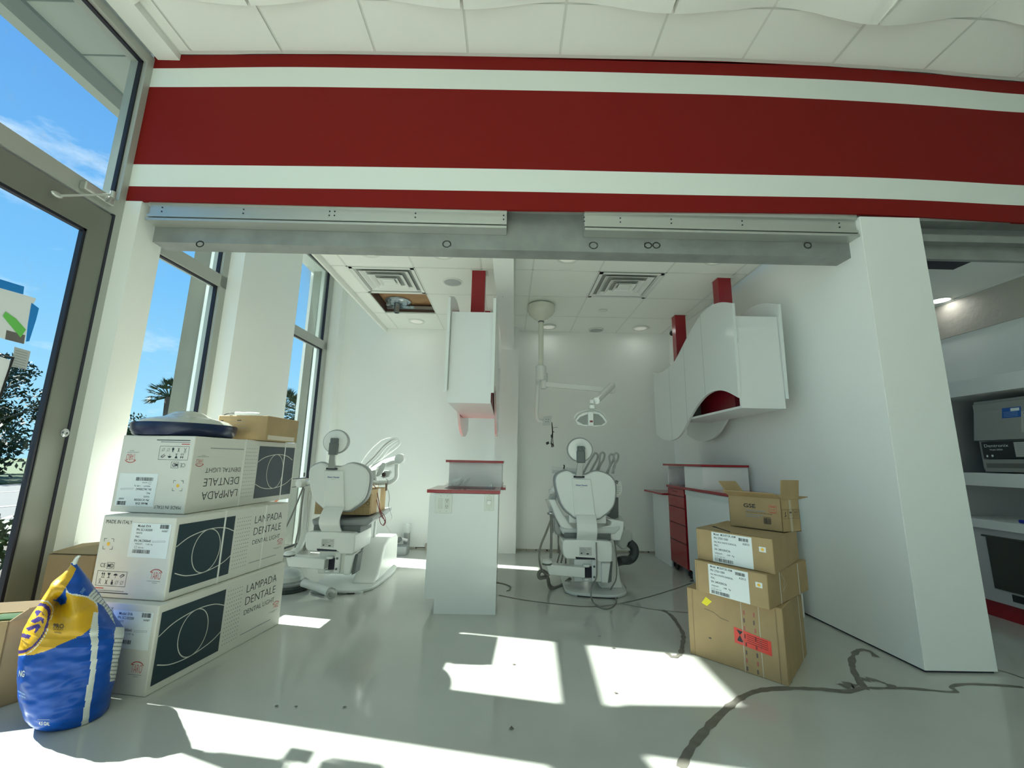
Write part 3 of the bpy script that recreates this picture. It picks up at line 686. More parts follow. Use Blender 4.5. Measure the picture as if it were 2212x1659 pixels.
# operatory light on its ceiling post
cream = mat('cream_enamel', (.72, .72, .62), .25)
YP = 4.45
t = thing('operatory_lamp', 'white dental examination lamp hanging from a round cream ceiling mount', 'dental lamp', aty(1168, 690, YP))
mc = aty(1169, 680, YP)
b = MB(); b.lathe([(.10, ZC+.0-mc.z), (.148, ZC-.02-mc.z), (.155, ZC-.075-mc.z), (.135, ZC-.115-mc.z), (.085, ZC-.165-mc.z), (.05, ZC-.185-mc.z), (.038, ZC-.20-mc.z)], mc, 40); b.build('ceiling_canopy', cream, t)
pb = aty(1168, 790, YP); zb = pb.z
b = MB(); b.tube([(mc.x, YP, ZC-.19), (mc.x, YP, zb)], .028, 20); b.build('post', cream, t)
b = MB(); b.lathe([(.032, -.002), (.034, -.022)], (mc.x, YP, ZC-.192), 20); b.build('collar', gdark, t)
zc1 = aty(1168, 823, YP).z
hx = mc.x-.0
b = MB(); b.lathe([(.045, 0), (.058, -.01), (.058, zc1-zb+.01), (.045, zc1-zb)], (hx, YP, zb), 28); b.build('swivel_housing', plast, t)
b = MB(); b.lathe([(.022, 0), (.022, -.16)], (hx+.05, YP-.03, zb-.09), 16); b.build('pivot_pin', plast2, t)
a0 = aty(1174, 830, YP-.03); a1 = aty(1322, 843, YP-.1)
b = MB(); b.lathe([(.032, .045), (.032, -.05)], a0, 18); b.obox(a0+Vector((0, -.02, -.028)), a1-a0, (0, .04, 0), (0, 0, .056)); b.build('swing_arm', plast, t, bevel=.006)
b = MB(); b.lathe([(.032, .04), (.032, -.03)], a1, 16)
a2 = aty(1288, 866, YP-.9); b.tube([a1+Vector((0, 0, .05)), a2], [.036, .030], 14); b.build('balance_arm', plast, t)
hb = aty(1279, 872, YP-.9)
b = MB(); b.lathe([(.019, .02), (.021, -.012)], hb+Vector((0, 0, .012)), 16); b.lathe([(.026, -.014), (.028, -.038), (.02, -.045)], hb, 16); b.build('yoke_joint', plast, t)
hy_ = YP-.9
b = MB(); L_, Rr = aty(1243, 903, hy_), aty(1316, 905, hy_); T_ = aty(1280, 884, hy_)
arc = [L_, aty(1252, 891, hy_), T_, aty(1302, 890, hy_), aty(1314, 903, hy_)]
b.tube([p_+Vector((0, .05, 0)) for p_ in arc], .008, 8, smoothpath=6); b.build('handle_bow', plast, t)
b = MB()     # reflector shell: a half-moon dish
pts = [(1243, 908), (1250, 898), (1262, 891), (1279, 888), (1296, 891), (1306, 900), (1312, 912), (1304, 920), (1285, 922), (1262, 920), (1248, 917)]
b.prism([aty(*p_, hy_) for p_ in pts], (0, .03, 0)); b.build('reflector_shell', plast, t, bevel=.004)
b = MB(); pts2 = [(1246, 909), (1253, 901), (1268, 895), (1279, 893), (1293, 895), (1302, 903), (1308, 912), (1300, 918), (1282, 919), (1260, 917)]
b.prism([aty(*p_, hy_-.004) for p_ in pts2], (0, .01, 0)); b.build('reflector', mat('lamp_reflector', (.35, .37, .36), .12, .7), t)
b = MB(); b.obox(aty(1271, 920, hy_-.03), (.045, 0, 0), (0, .03, 0), (0, 0, .12)); b.build('lamp_bracket', plast, t, bevel=.004)
b = MB(); q = aty(1274, 911, hy_-.034); b.obox(q+Vector((.002, 0, -.004)), (.024, 0, 0), (0, .004, 0), (0, 0, .014)); b.build('badge', mat('badge_dark_red', (.2, .02, .03), .4), t)
# monitor arm pipe with box and cables
t = thing('monitor_drop_pipe', 'white pipe bending to a small square plate with loose black plugs', 'pipe', aty(1163, 905, YP-.03))
b = MB(); yy = YP-.03; b.tube([aty(1162, 822, yy), aty(1160, 868, yy), aty(1159, 896, yy), aty(1163, 908, yy), aty(1173, 910, yy)], .021, 16, smoothpath=5); b.build('pipe', plast, t)
b = MB(); b.lathe([(.025, .0), (.025, -.04)], aty(1162, 824, yy), 16); b.build('pipe_coupling', plast2, t)
b = MB(); q = aty(1174, 918, yy); b.obox(aty(1172, 919, yy), Vector((.085, 0, .008)), (0, .02, 0), Vector((.012, 0, .095))); b.build('mount_plate', plast2, t, bevel=.003)
for dx, dz in ((1180, 906), (1185, 906), (1179, 911), (1184, 911)): MB().lathe([(.004, 0), (.004, .003)], aty(dx, dz, yy-.002), 8, (0, -1, 0)).build('screw_hole', darkgap, t)
b = MB()
for pp in ([(1192, 912), (1193, 930), (1192, 945), (1190, 960)], [(1192, 912), (1194, 932), (1194, 950), (1196, 964)], [(1192, 914), (1193, 940), (1191, 952), (1193, 966)]): b.tube([aty(*q_, yy) for q_ in pp], .004, 6, smoothpath=4)
b.obox(aty(1181, 961, yy), Vector((.028, 0, .014)), (0, .012, 0), Vector((-.01, 0, .024))); b.obox(aty(1191, 966, yy), Vector((.012, 0, 0)), (0, .01, 0), Vector((0, 0, .04))); b.obox(aty(1194.5, 965, yy), Vector((.008, 0, -.004)), (0, .01, 0), Vector((-.006, 0, .034)))
b.obox(aty(1190, 945, yy), Vector((.011, 0, 0)), (0, .012, 0), Vector((0, 0, .03))); b.tube([aty(1194, 924, yy), aty(1205, 923, yy)], .0015, 5); b.tube([aty(1193, 933, yy), aty(1197, 933, yy)], .005, 6); b.build('cable_plugs', black, t)
# security camera
t = thing('security_camera', 'small white dome camera with black lens under the far right ceiling', 'camera', aty(1452, 718, YB-.2))
q = aty(1453, 712, YB-.2); MB().lathe([(.03, ZC-q.z), (.03, .02), (.036, .015), (.036, -.02)], q, 20).build('camera_body', plast, t)
MB().ball(aty(1452, 720, YB-.23), .034, 16).build('camera_lens', black, t)
# stray cable ends on the divider beam
def wires(name, pp, label, y, extra=()):
    b = MB()
    for line in pp: b.tube([aty(*q_, y) for q_ in line], .0035, 6, smoothpath=4, mi=line is pp[0] and 1 or 0)
    o = b.build(name, [black, hosew], label=label, category='cable', group='cable ends on the ceiling beam'); return o
wires('cable_loop', [[(1083, 630), (1088, 627), (1091, 622)], [(1091, 622), (1087, 628), (1087, 637), (1090, 634), (1092, 626), (1091, 619)], [(1088, 627), (1086, 641)]], 'black and white cable ends poking from the beam underside near the front', 3.6)
wires('cable_loop', [[(1087, 727), (1095, 729)], [(1099, 728), (1104, 731), (1105, 737), (1101, 741), (1096, 739), (1095, 733), (1099, 728)], [(1094, 733), (1091, 741)]], 'looped cable end near the far end of the beam, right one', 5.1)
wires('cable_loop', [[(1071, 727), (1077, 727)], [(1074, 731), (1077, 741)], [(1070, 732), (1073, 736), (1071, 740)]], 'cable end near the far end of the beam, left beside the hanging cabinet', 5.1)

# ------------------------------------------------------------------ hanging cabinets with wave-cut side panels
WAVE_T = [(3.085, 2.351), (3.24, 2.42), (3.40, 2.455), (3.55, 2.455), (3.682, 2.426), (3.929, 2.321), (4.235, 2.171), (4.40, 2.138), (4.56, 2.125), (4.714, 2.133), (4.909, 2.191)]
WAVE_B = [(4.89, 1.435), (4.70, 1.37), (4.533, 1.345), (4.38, 1.347), (4.245, 1.373), (4.13, 1.425), (4.041, 1.487), (3.875, 1.592), (3.675, 1.68), (3.52, 1.71), (3.38, 1.705), (3.25, 1.67), (3.10, 1.60)]
def wavepanel(x, th, scale=1.0):
    T = spline([Vector((0, a, b_)) for a, b_ in WAVE_T], 4); B_ = spline([Vector((0, a, b_)) for a, b_ in WAVE_B], 4)
    b = MB(); b.prism([(x, p_.y, p_.z) for p_ in T+B_], (th, 0, 0)); return b
def hanging(name, label, x0, x1, posts, yfront, right=False):
    z0, z1 = 1.525, 2.255; t = thing(name, label, 'cabinet', ((x0+x1)/2, 3.6, z0), 'hanging cabinets with wave sides')
    yb = 4.30; yt_ = 4.04; fr = .018
    b = MB(); b.box((x0, yfront, z0), (x1, yfront+fr, z1)); b.box((x0+.001, yfront+fr, z0+.0005), (x1-.001, yb, z0+fr)); b.hexa([(x0+.001, yb, z0), (x1-.001, yb, z0), (x1-.001, yb+fr, z0), (x0+.001, yb+fr, z0), (x0+.001, yt_, z1-.03), (x1-.001, yt_, z1-.03), (x1-.001, yt_+fr, z1-.03), (x0+.001, yt_+fr, z1-.03)]); b.box((x0+.001, yfront+fr, z1-.03), (x1-.001, yt_, z1-.012))
    b.build('cabinet_box', mattew, t, smooth=False)
    b = MB(); b.box((x0+.12, yfront+.3, z0+fr+.001), (x1-.005, yt_-.01, z1-.04)); b.build('red_liner', mat('deep_red_liner', (.20, .004, .012), .4), t, smooth=False)
    wavepanel(x0-.024, .022).build('wave_side_panel', glossw, t, smooth=False)
    wavepanel(x1+.002, .022).build('wave_side_panel', glossw, t, smooth=False)
    b = MB()
    for y, zt, zb_ in ((3.62, 2.448, 1.70), (4.02, 2.28, 1.50), (4.42, 2.135, 1.352)): b.box((x0-.0245, y, zb_), (x0-.0238, y+.003, zt))
    b.build('panel_seam', grey_ink, t, smooth=False)
    for y in posts:
        xa = (x0+x1)/2 if not right else x0+.245
        b = MB(); b.box((xa-.062, y, z1-.5), (xa+.062, y+.10, ZC+.004)); b.build('hanger_post', redpost, t, smooth=False)
        b = MB(); b.box((xa-.075, y-.015, ZC-.006), (xa+.085, y+.115, ZC+.004)); b.build('post_trim', gridw, t, smooth=False)
    return t
hanging('hanging_cabinet', 'white wave-sided cabinet hung over the central counter by red posts', -.470, -.140, (3.62, 4.68), 3.15)
hanging('hanging_cabinet', 'white wave-sided cabinet hung beside the right wall, its wave panel facing the room', 1.762, 2.10, (3.66, 4.68), 3.11, True)

# ------------------------------------------------------------------ central console
def outlet(parent, px0, py0, px1, py1, y, double=True, dial=False):
    A, B_ = aty(px0, py1, y), aty(px1, py0, y); w, h = B_.x-A.x, B_.z-A.z
    iv = mat('ivory_plastic', (.66, .69, .62), .35)
    b = MB(); b.box((A.x, y-.006, A.z), (B_.x, y, B_.z)); o = b.build('wall_plate', mat('plate_white', (.72, .76, .70), .35), parent, bevel=.002)
    F = Face((A.x, y-.0075, A.z), (1, 0, 0), (0, 0, 1))
    if double:
        MB().box((A.x+w*.2, y-.009, A.z+h*.22), (A.x+w*.45, y-.006, A.z+h*.78)).build('rocker_switch', iv, o, bevel=.001)
        MB().box((A.x+w*.56, y-.009, A.z+h*.22), (A.x+w*.84, y-.006, A.z+h*.78)).build('socket', iv, o, bevel=.001)
        F.off = .0028
        for cy_ in (.34, .66):
            cx = w*.70; F.rect(cx-.008, h*cy_, .003, .010, ink); F.rect(cx+.005, h*cy_, .003, .010, ink); F.ell(cx, h*cy_-.008, .003, .003, 0, ink, n=10)
        F.off = 0
        for x_ in (.32, .70):
            for z_ in (.1, .9): F.ell(w*x_, h*z_, .0025, .0025, 0, grey_ink, n=8)
        F.build(o, 'slots')
    if dial:
        MB().box((A.x+w*.2, y-.009, A.z+h*.15), (A.x+w*.8, y-.006, A.z+h*.85)).build('dimmer_plate', iv, o, bevel=.001)
        MB().lathe([(.017, 0), (.015, .014), (.001, .015)], (A.x+w*.5, y-.008, A.z+h*.5), 24, (0, -1, 0)).build('dial_knob', plast, o)
        for z_ in (.08, .92): F.ell(w*.5, h*z_, .0025, .0025, 0, grey_ink, n=8)
        F.build(o, 'screws')
t = thing('console_cabinet', 'white gloss counter cabinet with red top standing between the two dental chairs', 'cabinet', (-.3, 3.9, 0))
Y0, Y1 = 3.26, 4.6
b = MB(); b.prism([(-.515, Y0, 0), (-.066, Y0, 0), (-.066, Y0, .845), (-.585, Y0, .845), (-.565, Y0, .10), (-.515, Y0, .10)][::-1], (0, .02, 0)); b.build('end_panel', glossw, t, smooth=False)
b = MB(); b.prism([(-.515, Y0+.02, 0), (-.08, Y0+.02, 0), (-.08, Y0+.02, .845), (-.56, Y0+.02, .845), (-.56, Y0+.02, .10), (-.515, Y0+.02, .10)][::-1], (0, Y1-Y0-.02, 0)); b.build('cabinet_body', mattew, t, smooth=False)
b = MB(); b.box((-.588, Y0+.005, .098), (-.566, Y0+.55, .82)); b.build('door', glossw, t, smooth=False)
b = MB(); b.box((-.588, Y0+.56, .098), (-.566, Y0+1.1, .82)); b.build('door', glossw, t, smooth=False)
b = MB(); b.box((-.608, Y0-.005, .848), (-.052, Y0+.5, .872)); b.box((-.56, Y0+.5, .848), (-.04, Y1, .872)); b.build('countertop', redg, t, bevel=.001)
b = MB(); b.box((-.50, Y0+.16, .8725), (-.10, Y0+.42, .874)); b.build('basin_cutout', mat('dark_red_recess', (.10, .003, .008), .3), t, smooth=False)
MB().box((-.508, Y0+.44, .872), (-.050, Y0+.46, 1.075)).build('riser_panel', mattew, t, smooth=False)
MB().box((-.508, Y0+.46, .872), (-.050, Y1, 1.075)).build('riser_box', mattew, t, smooth=False)
MB().box((-.535, Y0+.40, 1.075), (-.035, Y1, 1.095)).build('riser_top', redg, t, bevel=.001)
MB().box((-.06, Y0+.55, .84), (-.012, Y0+.9, .862)).build('side_ledge', redg, t, bevel=.001)
b = MB(); b.tube([(-.13, Y0+.30, .872), (-.13, Y0+.30, .90)], .006); b.tube([(-.16, Y0+.31, .872), (-.16, Y0+.31, .89)], .006); b.build('faucet_bolts', chrome, t)
outlet(t, 939, 1067.5, 977.5, 1108, Y0); outlet(t, 1046, 1067.5, 1067, 1103, Y0, False, True)
b = MB(); rr = random.Random(5)
for k in range(9):
    p0 = Vector((-.50+rr.random()*.14, Y0+.36+rr.random()*.04, .880)); b.add([p0, p0+Vector((.09*rr.random()+.02, .01, .02+.05*rr.random())), p0+Vector((.03, .02, .05*rr.random()+.01)), p0+Vector((-.02, 0, .04*rr.random()))], [(0, 1, 2, 3)])
b.build('plastic_bag', bagclear, smooth=False, label='crumpled clear plastic bag lying on the red counter of the central console', category='bag')

# ------------------------------------------------------------------ right counter, drawer unit on casters
t = thing('side_counter', 'white counter with red tops and raised shelf along the right wall', 'counter', (1.95, 3.9, 0))
b = MB(); b.box((1.775, 3.31, .10), (2.22, 4.24, .845)); b.box((1.80, 3.31, 0), (2.22, 4.24, .10)); b.build('base_cabinet', mattew, t, smooth=False)
b = MB(); b.box((1.768, 3.31, .80), (1.7755, 4.24, .845)); b.build('shadow_rail', plast2, t, smooth=False)
MB().box((1.762, 3.30, .848), (2.22, 4.72, .872)).build('countertop', redg, t, bevel=.001)
b = MB(); b.box((1.80, 4.255, .872), (2.20, 4.27, 1.075)); b.box((1.80, 4.73, .872), (2.20, 4.75, 1.075)); b.box((2.0, 4.25, .872), (2.02, 4.75, 1.075)); b.box((1.78, 3.86, .872), (2.20, 4.255, 1.075)); b.build('riser_box', mattew, t, smooth=False)
MB().box((1.765, 3.84, 1.078), (2.20, 4.80, 1.098)).build('riser_top', redg, t, bevel=.001)
MB().box((1.72, 4.75, .755), (2.13, 5.36, .775)).build('low_worktop', redg, t, bevel=.001)
b = MB(); b.box((1.80, 4.76, 0), (1.818, 5.28, .755)); b.box((1.818, 5.26, 0), (2.12, 5.28, .755)); b.build('knee_panel', mattew, t, smooth=False)
t = thing('drawer_unit', 'tall red drawer unit on casters under the right counter', 'drawer unit', (1.9, 4.49, 0))
MB().box((1.79, 4.28, .075), (2.12, 4.70, .843)).build('body', redg, t, smooth=False)
zz = [.845, .77, .655, .49, .315, .085]
for k in range(5):
    o = MB().box((1.772, 4.282, zz[k+1]+.003), (1.789, 4.698, zz[k]-.003)).build('drawer', redg, t, bevel=.0015)
    if k == 0: MB().tube([(1.770, 4.44, .815), (1.764, 4.47, .811), (1.764, 4.53, .811), (1.770, 4.56, .815)], .004, 8).build('handle', redg, o)
    MB().box((1.7715, 4.282, zz[k+1]-.002), (1.775, 4.698, zz[k+1]+.002)).build('gap', darkgap, o, smooth=False) if k < 4 else None
for x in (1.81, 2.08):
    for y in (4.31, 4.665):
        b = MB(); b.lathe([(.012, -.009), (.034, -.012), (.037, 0), (.034, .012), (.012, .009)], (x+.012, y, .037), 20, (1, 0, 0)); b.box((x-.02, y-.006, .03), (x-.004, y+.006, .076)); b.box((x-.02, y-.018, .07), (x+.03, y+.018, .077)); b.build('caster', black, t)
# slim dark pipe/cable on floor
b = MB(); b.tube([(1.83, 4.29, .008), (1.80, 4.24, .008), (1.76, 4.2, .008)], .008, 8); b.build('floor_cable_stub', hosem, label='short grey cable end at the foot of the red drawer unit', category='cable')
# ------------------------------------------------------------------ room behind the right opening
XC = 3.72
dim = mat('grey_laminate', (.45, .46, .47), .45)
MB().box((2.712, 2.76, 0), (2.74, 2.9, 2.79)).build('wall_right_room_return', wallw, smooth=False, **S)
b = MB(); b.box((2.72, 5.6, 0), (6.2, 5.7, 3.2)); b.build('wall_right_room_back', wallw, smooth=False, **S)
MB().box((4.62, 2.8, 1.74), (4.72, 5.6, 3.2)).build('wall_right_room_side', wallw, smooth=False, **S)
MB().box((2.72, 2.64, ZC), (6.2, 5.7, ZC+.1)).build('ceiling_right_room', ceilw, smooth=False, **S)
b = MB(); b.box((4.60, 2.8, ZC-.38), (4.62, 5.6, ZC-.0)); b.build('trim_10', mat('ribbed_trim', (.50, .48, .42), .6, bump=.5, bscale=18), smooth=False, **S)
b = MB(); b.box((4.59, 2.8, ZC-.02), (4.62, 5.6, ZC)); b.build('trim_11', gridw, smooth=False, **S)
t = thing('sterilisation_unit', 'tall white shelving unit in the dark room on the right holding the steriliser', 'cabinet', (4.1, 3.4, 0))
y0, y1 = 2.80, 4.2; xb = 4.62
MB().box((XC, y0, 1.69), (xb, y1, 1.82)).build('shelf', mattew, t, bevel=.004)
MB().box((XC-.02, y0, .975), (xb, y1, 1.075)).build('shelf', mattew, t, bevel=.004)
MB().box((XC-.03, y0, .655), (xb, y1, .72)).build('worktop', mattew, t, bevel=.004)
MB().box((XC, y0, .12), (xb, y1, .655)).build('base_cabinet', dim, t, smooth=False)
MB().box((XC+.03, y0, 0), (xb, y1, .12)).build('plinth', redg, t, smooth=False)
MB().box((XC+.05, 3.62, .72), (xb, 3.66, 1.69)).build('side_panel', dim, t, smooth=False)
MB().box((xb-.03, y0, .72), (xb, 3.62, 1.69)).build('back_panel', dim, t, smooth=False)
dk = mat('dark_bronze_metal', (.055, .055, .045), .4, .4)
MB().box((XC-.012, y0, .22), (XC, 3.34, .60)).build('access_door', dk, t, bevel=.003)
MB().box((XC-.014, y0, .592), (XC+.002, 3.37, .605)).build('door_lip', dk, t, bevel=.002)
MB().box((XC-.003, y0, .155), (XC+.01, 3.24, .205)).build('vent_slot', black, t, smooth=False)
# steriliser oven on the middle shelf
t = thing('steriliser_oven', 'grey metal dry heat steriliser with blue sticker on the shelf in the dark room', 'steriliser', (4.05, 3.1, 1.075))
met = mat('steriliser_grey', (.30, .31, .29), .35, .3)
XA = XC+.04; yq = 3.33
MB().box((XA+.02, y0, 1.10), (4.5, yq, 1.62)).build('oven_body', met, t, bevel=.006)
b = MB(); b.prism([(XA+.02, 1.32), (XA-.02, 1.325), (XA+.03, 1.625), (XA+.06, 1.625)][:4] and [(XA-.02, y0, 1.325), (XA-.02, yq, 1.325), (XA+.035, yq, 1.64), (XA+.035, y0, 1.64)], (.04, 0, 0)); b.build('oven_door', met, t, bevel=.004)
MB().box((XA-.02, y0, 1.185), (XA+.02, yq-.05, 1.315)).build('control_panel', black, t, bevel=.002)
MB().box((XA-.03, y0, 1.085), (XA+.02, yq-.05, 1.18)).build('drawer', met, t, bevel=.004)
MB().box((XA-.032, y0, 1.115), (XA-.028, yq-.07, 1.15)).build('drawer_slot', mat('slot_grey', (.12, .12, .11), .5), t, smooth=False)
F = Face((XA-.0215, yq-.05, 1.185), (0, -1, 0), (0, 0, 1))
F.text('Dentronix', .02, .088, .022, lab, .16); F.text('Model 2000A', .055, .062, .012, lab, .085); F.ell(.03, .02, .007, .009, 0, lab, n=12); F.ell(.065, .022, .008, .009, 0, lab, n=12)
F.rect(.215, .012, .16, .108, mat('panel_grey', (.4, .41, .39), .5))
F.lay = 1
for k in range(6): F.rect(.23, .03+.015*k, .13-.02*(k % 2), .003, grey_ink)
F.lay = 0
F.rect(.382, .012, .12, .108, lab); F.lay = 1; F.rect(.40, .07, .03, .035, redst); F.rect(.40, .02, .04, .03, navy)
F.build(t, 'panel_print')
D = Face((XA-.02, yq, 1.325), (0, -1, 0), Vector((.055, 0, .315))); D.off = .002
D.rect(.20, .165, .12, .085, mat('blue_sticker', (.01, .09, .38), .4)); D.rect(.32, .05, .11, .155, mat('grey_paper', (.42, .43, .40), .6))
D.lay = 1
D.rect(.255, .215, .055, .022, lab)
for k in range(4): D.rect(.21, .175+.011*k, .09, .003, mat('sticker_pale_line', (.2, .35, .6), .5))
for k in range(9): D.rect(.328, .06+.014*k, .09-.012*(k % 3), .0025, grey_ink)
D.rect(.335, .188, .075, .006, ink)
D.lay = 0
D.build(t, 'door_stickers')
MB().lathe([(.05, 0), (.05, .02), (.04, .026)], (XA-.004, 2.83, 1.46), 28, (-1, 0, 0)).build('gauge_knob', black, t)
MB().tube([(XC+.02, 3.12, .735), (XC+.02, 3.06, .735)], .013, 10).build('blue_cap', mat('blue_plastic', (.01, .03, .35), .4), label='small blue cap lying on the worktop of the dark room unit', category='cap')
downlight(2030, 648, 'lit downlight in the dim room on the right', .2, lensb)
c = atz(2003, 566, ZC); b = MB(); b.box((c.x-.25, c.y-.05, ZC-.004), (c.x+.35, c.y+.12, ZC)); b.build('vent_strip', darkgap, label='black slot vent in the ceiling of the dim right-hand room', category='air vent')

# ------------------------------------------------------------------ cartons
def carton_frame(near, left, right, zb, ztop_px=None, zt=None):
    c_ = atz(*near, zb); l = atz(*left, zb); r_ = atz(*right, zb)
    u = Vector((l.x-c_.x, l.y-c_.y, 0)); v = Vector((r_.x-c_.x, r_.y-c_.y, 0)); return c_, u, v
def carton(t, c_, u, v, h, mats, bev=.006, name='carton_body'):
    b = MB(); b.obox(c_, u, v, Vector((0, 0, h))); return b.build(name, mats, t, bevel=bev)
UL = lambda a: Vector((math.cos(math.radians(a)), math.sin(math.radians(a)), 0))
def lampbox(label, c, angU, wU, angV, wV, zb, h, flipped, straps, group='white lamp cartons in one stack'):
    """c near lower corner; U runs left along the short end, V runs back along the long side"""
    u, v = UL(angU), UL(angV); c = Vector((c[0], c[1], zb))
    t = thing('lamp_carton', label, 'box', c, group)
    b = MB(); b.obox(c, u*wU, v*wV, Vector((0, 0, h))); b.build('carton_body', boxw, t, bevel=.005)
    # long side print: reads left to right along +v
    F = Face(c, v, (0, 0, 1)); L = wV
    if flipped: F.flip = (L, h)
    tx0 = .035*L/.85; sq = .36*L/.85
    F.rect(.02, .035, sq, h-.07, teal)
    F.lay = 1; cx, cyy, R_ = .02+sq*.52, h*.5, h*.285
    F.ell(cx, cyy, R_*.78, R_, .0045, boxw, rot=0, n=40)
    A = [(.022, cyy+R_*.48), (.022+sq*.2, cyy+R_*.82), (cx, cyy+R_*1.0), (.02+sq*.8, cyy+R_*.93), (.018+sq, cyy+R_*.68)]
    def curve(P): return [(p_.x, p_.y) for p_ in spline([Vector((a, b_, 0)) for a, b_ in P], 6)]
    F.line(curve(A), .0045, boxw); F.line([(a, 2*cyy-b_) for a, b_ in curve([(2*cx-a, b_) for a, b_ in A])], .0045, boxw)
    F.lay = 0
    for i in range(7):
        for j_ in range(14): F.ell(.02+sq+.022+i*.0165, .055+j_*(h-.11)/13, .0032, .0032, 0, grey_ink, n=6)
    x0 = .02+sq+.16; wt = .245*L/.85
    F.text('LAMPADA', x0, h*.74, .046, ink, wt, off=-.012); F.text('DENTALE', x0, h*.56, .046, ink, wt, off=-.012); F.text('DENTAL LIGHT', x0, h*.42, .027, ink, wt, off=-.01)
    F.rect(x0-.01, h*.145, wt*.98, .004, grey_ink)
    logo(F, L-.075, h*.30, .05); F.rect(L-.115, h*.265, .08, .002, grey_ink); F.rect(L-.09, h*.25, .03, .002, grey_ink)
    F.build(t, 'side_print')
    # short end print, reads left to right from far-left corner to the near corner
    E_ = Face(c+u*wU, -u, (0, 0, 1)); wE = wU
    if flipped: E_.flip = (wE, h)
    labelw = wE*.50
    if flipped is None or True:
        ex = wE*.36 if not flipped else wE*.42
    E_.text('MADE IN ITALY', wE*.05, h*.90, .018, ink, wE*.36, off=-.005)
    E_.rect(wE*.42, h*.50, wE*.53, h*.42, lab); E_.lay = 1
    E_.text('Model: EVA', wE*.50, h*.87, .012, ink, .075, off=.01); E_.text('PN: SC1302S00', wE*.49, h*.825, .011, ink, .09, off=.01); E_.text('WHITE', wE*.49, h*.785, .009, ink, .035)
    E_.text('PNC:', wE*.49, h*.74, .009, ink, .025); E_.text('SN: 24LC000643', wE*.48, h*.69, .011, ink, .095, off=.01); E_.text('WEIGHT:     11,00  Kg', wE*.50, h*.655, .007, ink, .1)
    E_.line([(wE*.5, h*.61), (wE*.5, h*.635), (wE*.53, h*.635), (wE*.53, h*.61)], .001, ink, True); E_.text('2411/16', wE*.55, h*.61, .007, ink, .03)
    E_.bar(wE*.48, h*.55, wE*.24, h*.045, ink, 4); E_.bar(wE*.80, h*.86, wE*.12, h*.05, ink, 9); E_.text('A0087', wE*.83, h*.82, .009, ink, .035)
    E_.line([(wE*.73, h*.705), (wE*.9, h*.715), (wE*.9, h*.70), (wE*.73, h*.69)], .0012, grey_ink, True)
    E_.lay = 0
    for sx, sy_ in ((0, 0), (1, 0), (0, 1), (1, 1)):
        x_, y_ = wE*(.07+.13*sx), h*(.58+.13*sy_); dx, dy = .014*(1 if sx == 0 else -1), .014*(1 if sy_ == 0 else -1); E_.line([(x_+dx, y_), (x_, y_), (x_, y_+dy)], .0018, ink)
    E_.ell(wE*.135, h*.645, .009, .009, 0, orange, n=16)
    E_.text('CE', wE*.08, h*.36, .020, ink, .030, off=-.01); E_.line([(wE*.17, h*.345), (wE*.27, h*.345), (wE*.27, h*.42), (wE*.17, h*.42)], .0013, ink, True); E_.text('MD', wE*.18, h*.36, .018, ink, .033, off=.01)
    E_.line([(wE*.06, h*.14), (wE*.46, h*.14), (wE*.46, h*.315), (wE*.06, h*.315)], .0015, ink, True)
    def up(x, y, s_): E_.line([(x, y), (x, y+s_)], .002, ink); E_.poly([(x-.005, y+s_-.004), (x+.005, y+s_-.004), (x, y+s_+.006)], ink)
    up(wE*.13, h*.245, .016); up(wE*.155, h*.245, .016); E_.line([(wE*.12, h*.238), (wE*.165, h*.238)], .002, ink)
    x_ = wE*.22; E_.poly([(x_-.009, h*.295), (x_+.009, h*.295), (x_+.004, h*.27), (x_-.004, h*.27)], ink); E_.line([(x_, h*.27), (x_, h*.24)], .003, ink); E_.line([(x_-.007, h*.238), (x_+.007, h*.238)], .002, ink)
    x_ = wE*.31; E_.poly([(x_-.012, h*.268), (x_-.008, h*.285), (x_, h*.292), (x_+.008, h*.285), (x_+.012, h*.268)], ink); E_.line([(x_, h*.27), (x_, h*.24)], .0018, ink)
    x_ = wE*.40; E_.line([(x_-.012, h*.26), (x_, h*.285), (x_+.012, h*.28), (x_+.006, h*.262)], .0035, ink); E_.line([(x_-.006, h*.245), (x_+.004, h*.265)], .003, ink)
    x_ = wE*.11; E_.ell(x_, h*.205, .005, .006, .0015, ink, n=12); E_.line([(x_-.006, h*.16), (x_, h*.185), (x_+.007, h*.16)], .0018, ink)
    x_ = wE*.20; E_.line([(x_-.005, h*.16), (x_+.005, h*.21)], .0025, ink); E_.line([(x_+.005, h*.16), (x_-.005, h*.21)], .0025, ink)
    E_.rect(wE*.265, h*.158, .011, h*.035, ink); E_.rect(wE*.272, h*.195, .005, h*.02, ink)
    for q_ in (.34, .41): E_.ell(wE*q_, h*.185, .008, .008, .0014, grey_ink, n=14); E_.line([(wE*q_-.010, h*.16), (wE*q_+.010, h*.21)], .0014, grey_ink)
    E_.rect(wE*.06, h*.105, .05, .004, inkr); E_.rect(wE*.06, h*.08, wE*.40, .0035, grey_ink); E_.rect(wE*.06, h*.055, wE*.46, .004, ink)
    logo(E_, wE*.79, h*.25, .058); E_.rect(wE*.74, h*.225, .075, .002, grey_ink); E_.rect(wE*.81, h*.205, .03, .002, grey_ink)
    E_.build(t, 'end_print')
    for sx_ in straps:     # plastic straps round the carton
        b = MB(); o_ = c+v*sx_; w_ = v*.011; e = .0022
        b.obox(o_-u*e-Vector((0, 0, 0)), u*e, w_, (0, 0, h+e)); b.obox(o_+Vector((0, 0, h)), u*wU, w_, (0, 0, e)); b.obox(o_+u*wU, u*e, w_, (0, 0, h+e))
        b.build('strap', strapm, t, smooth=False)
    return t
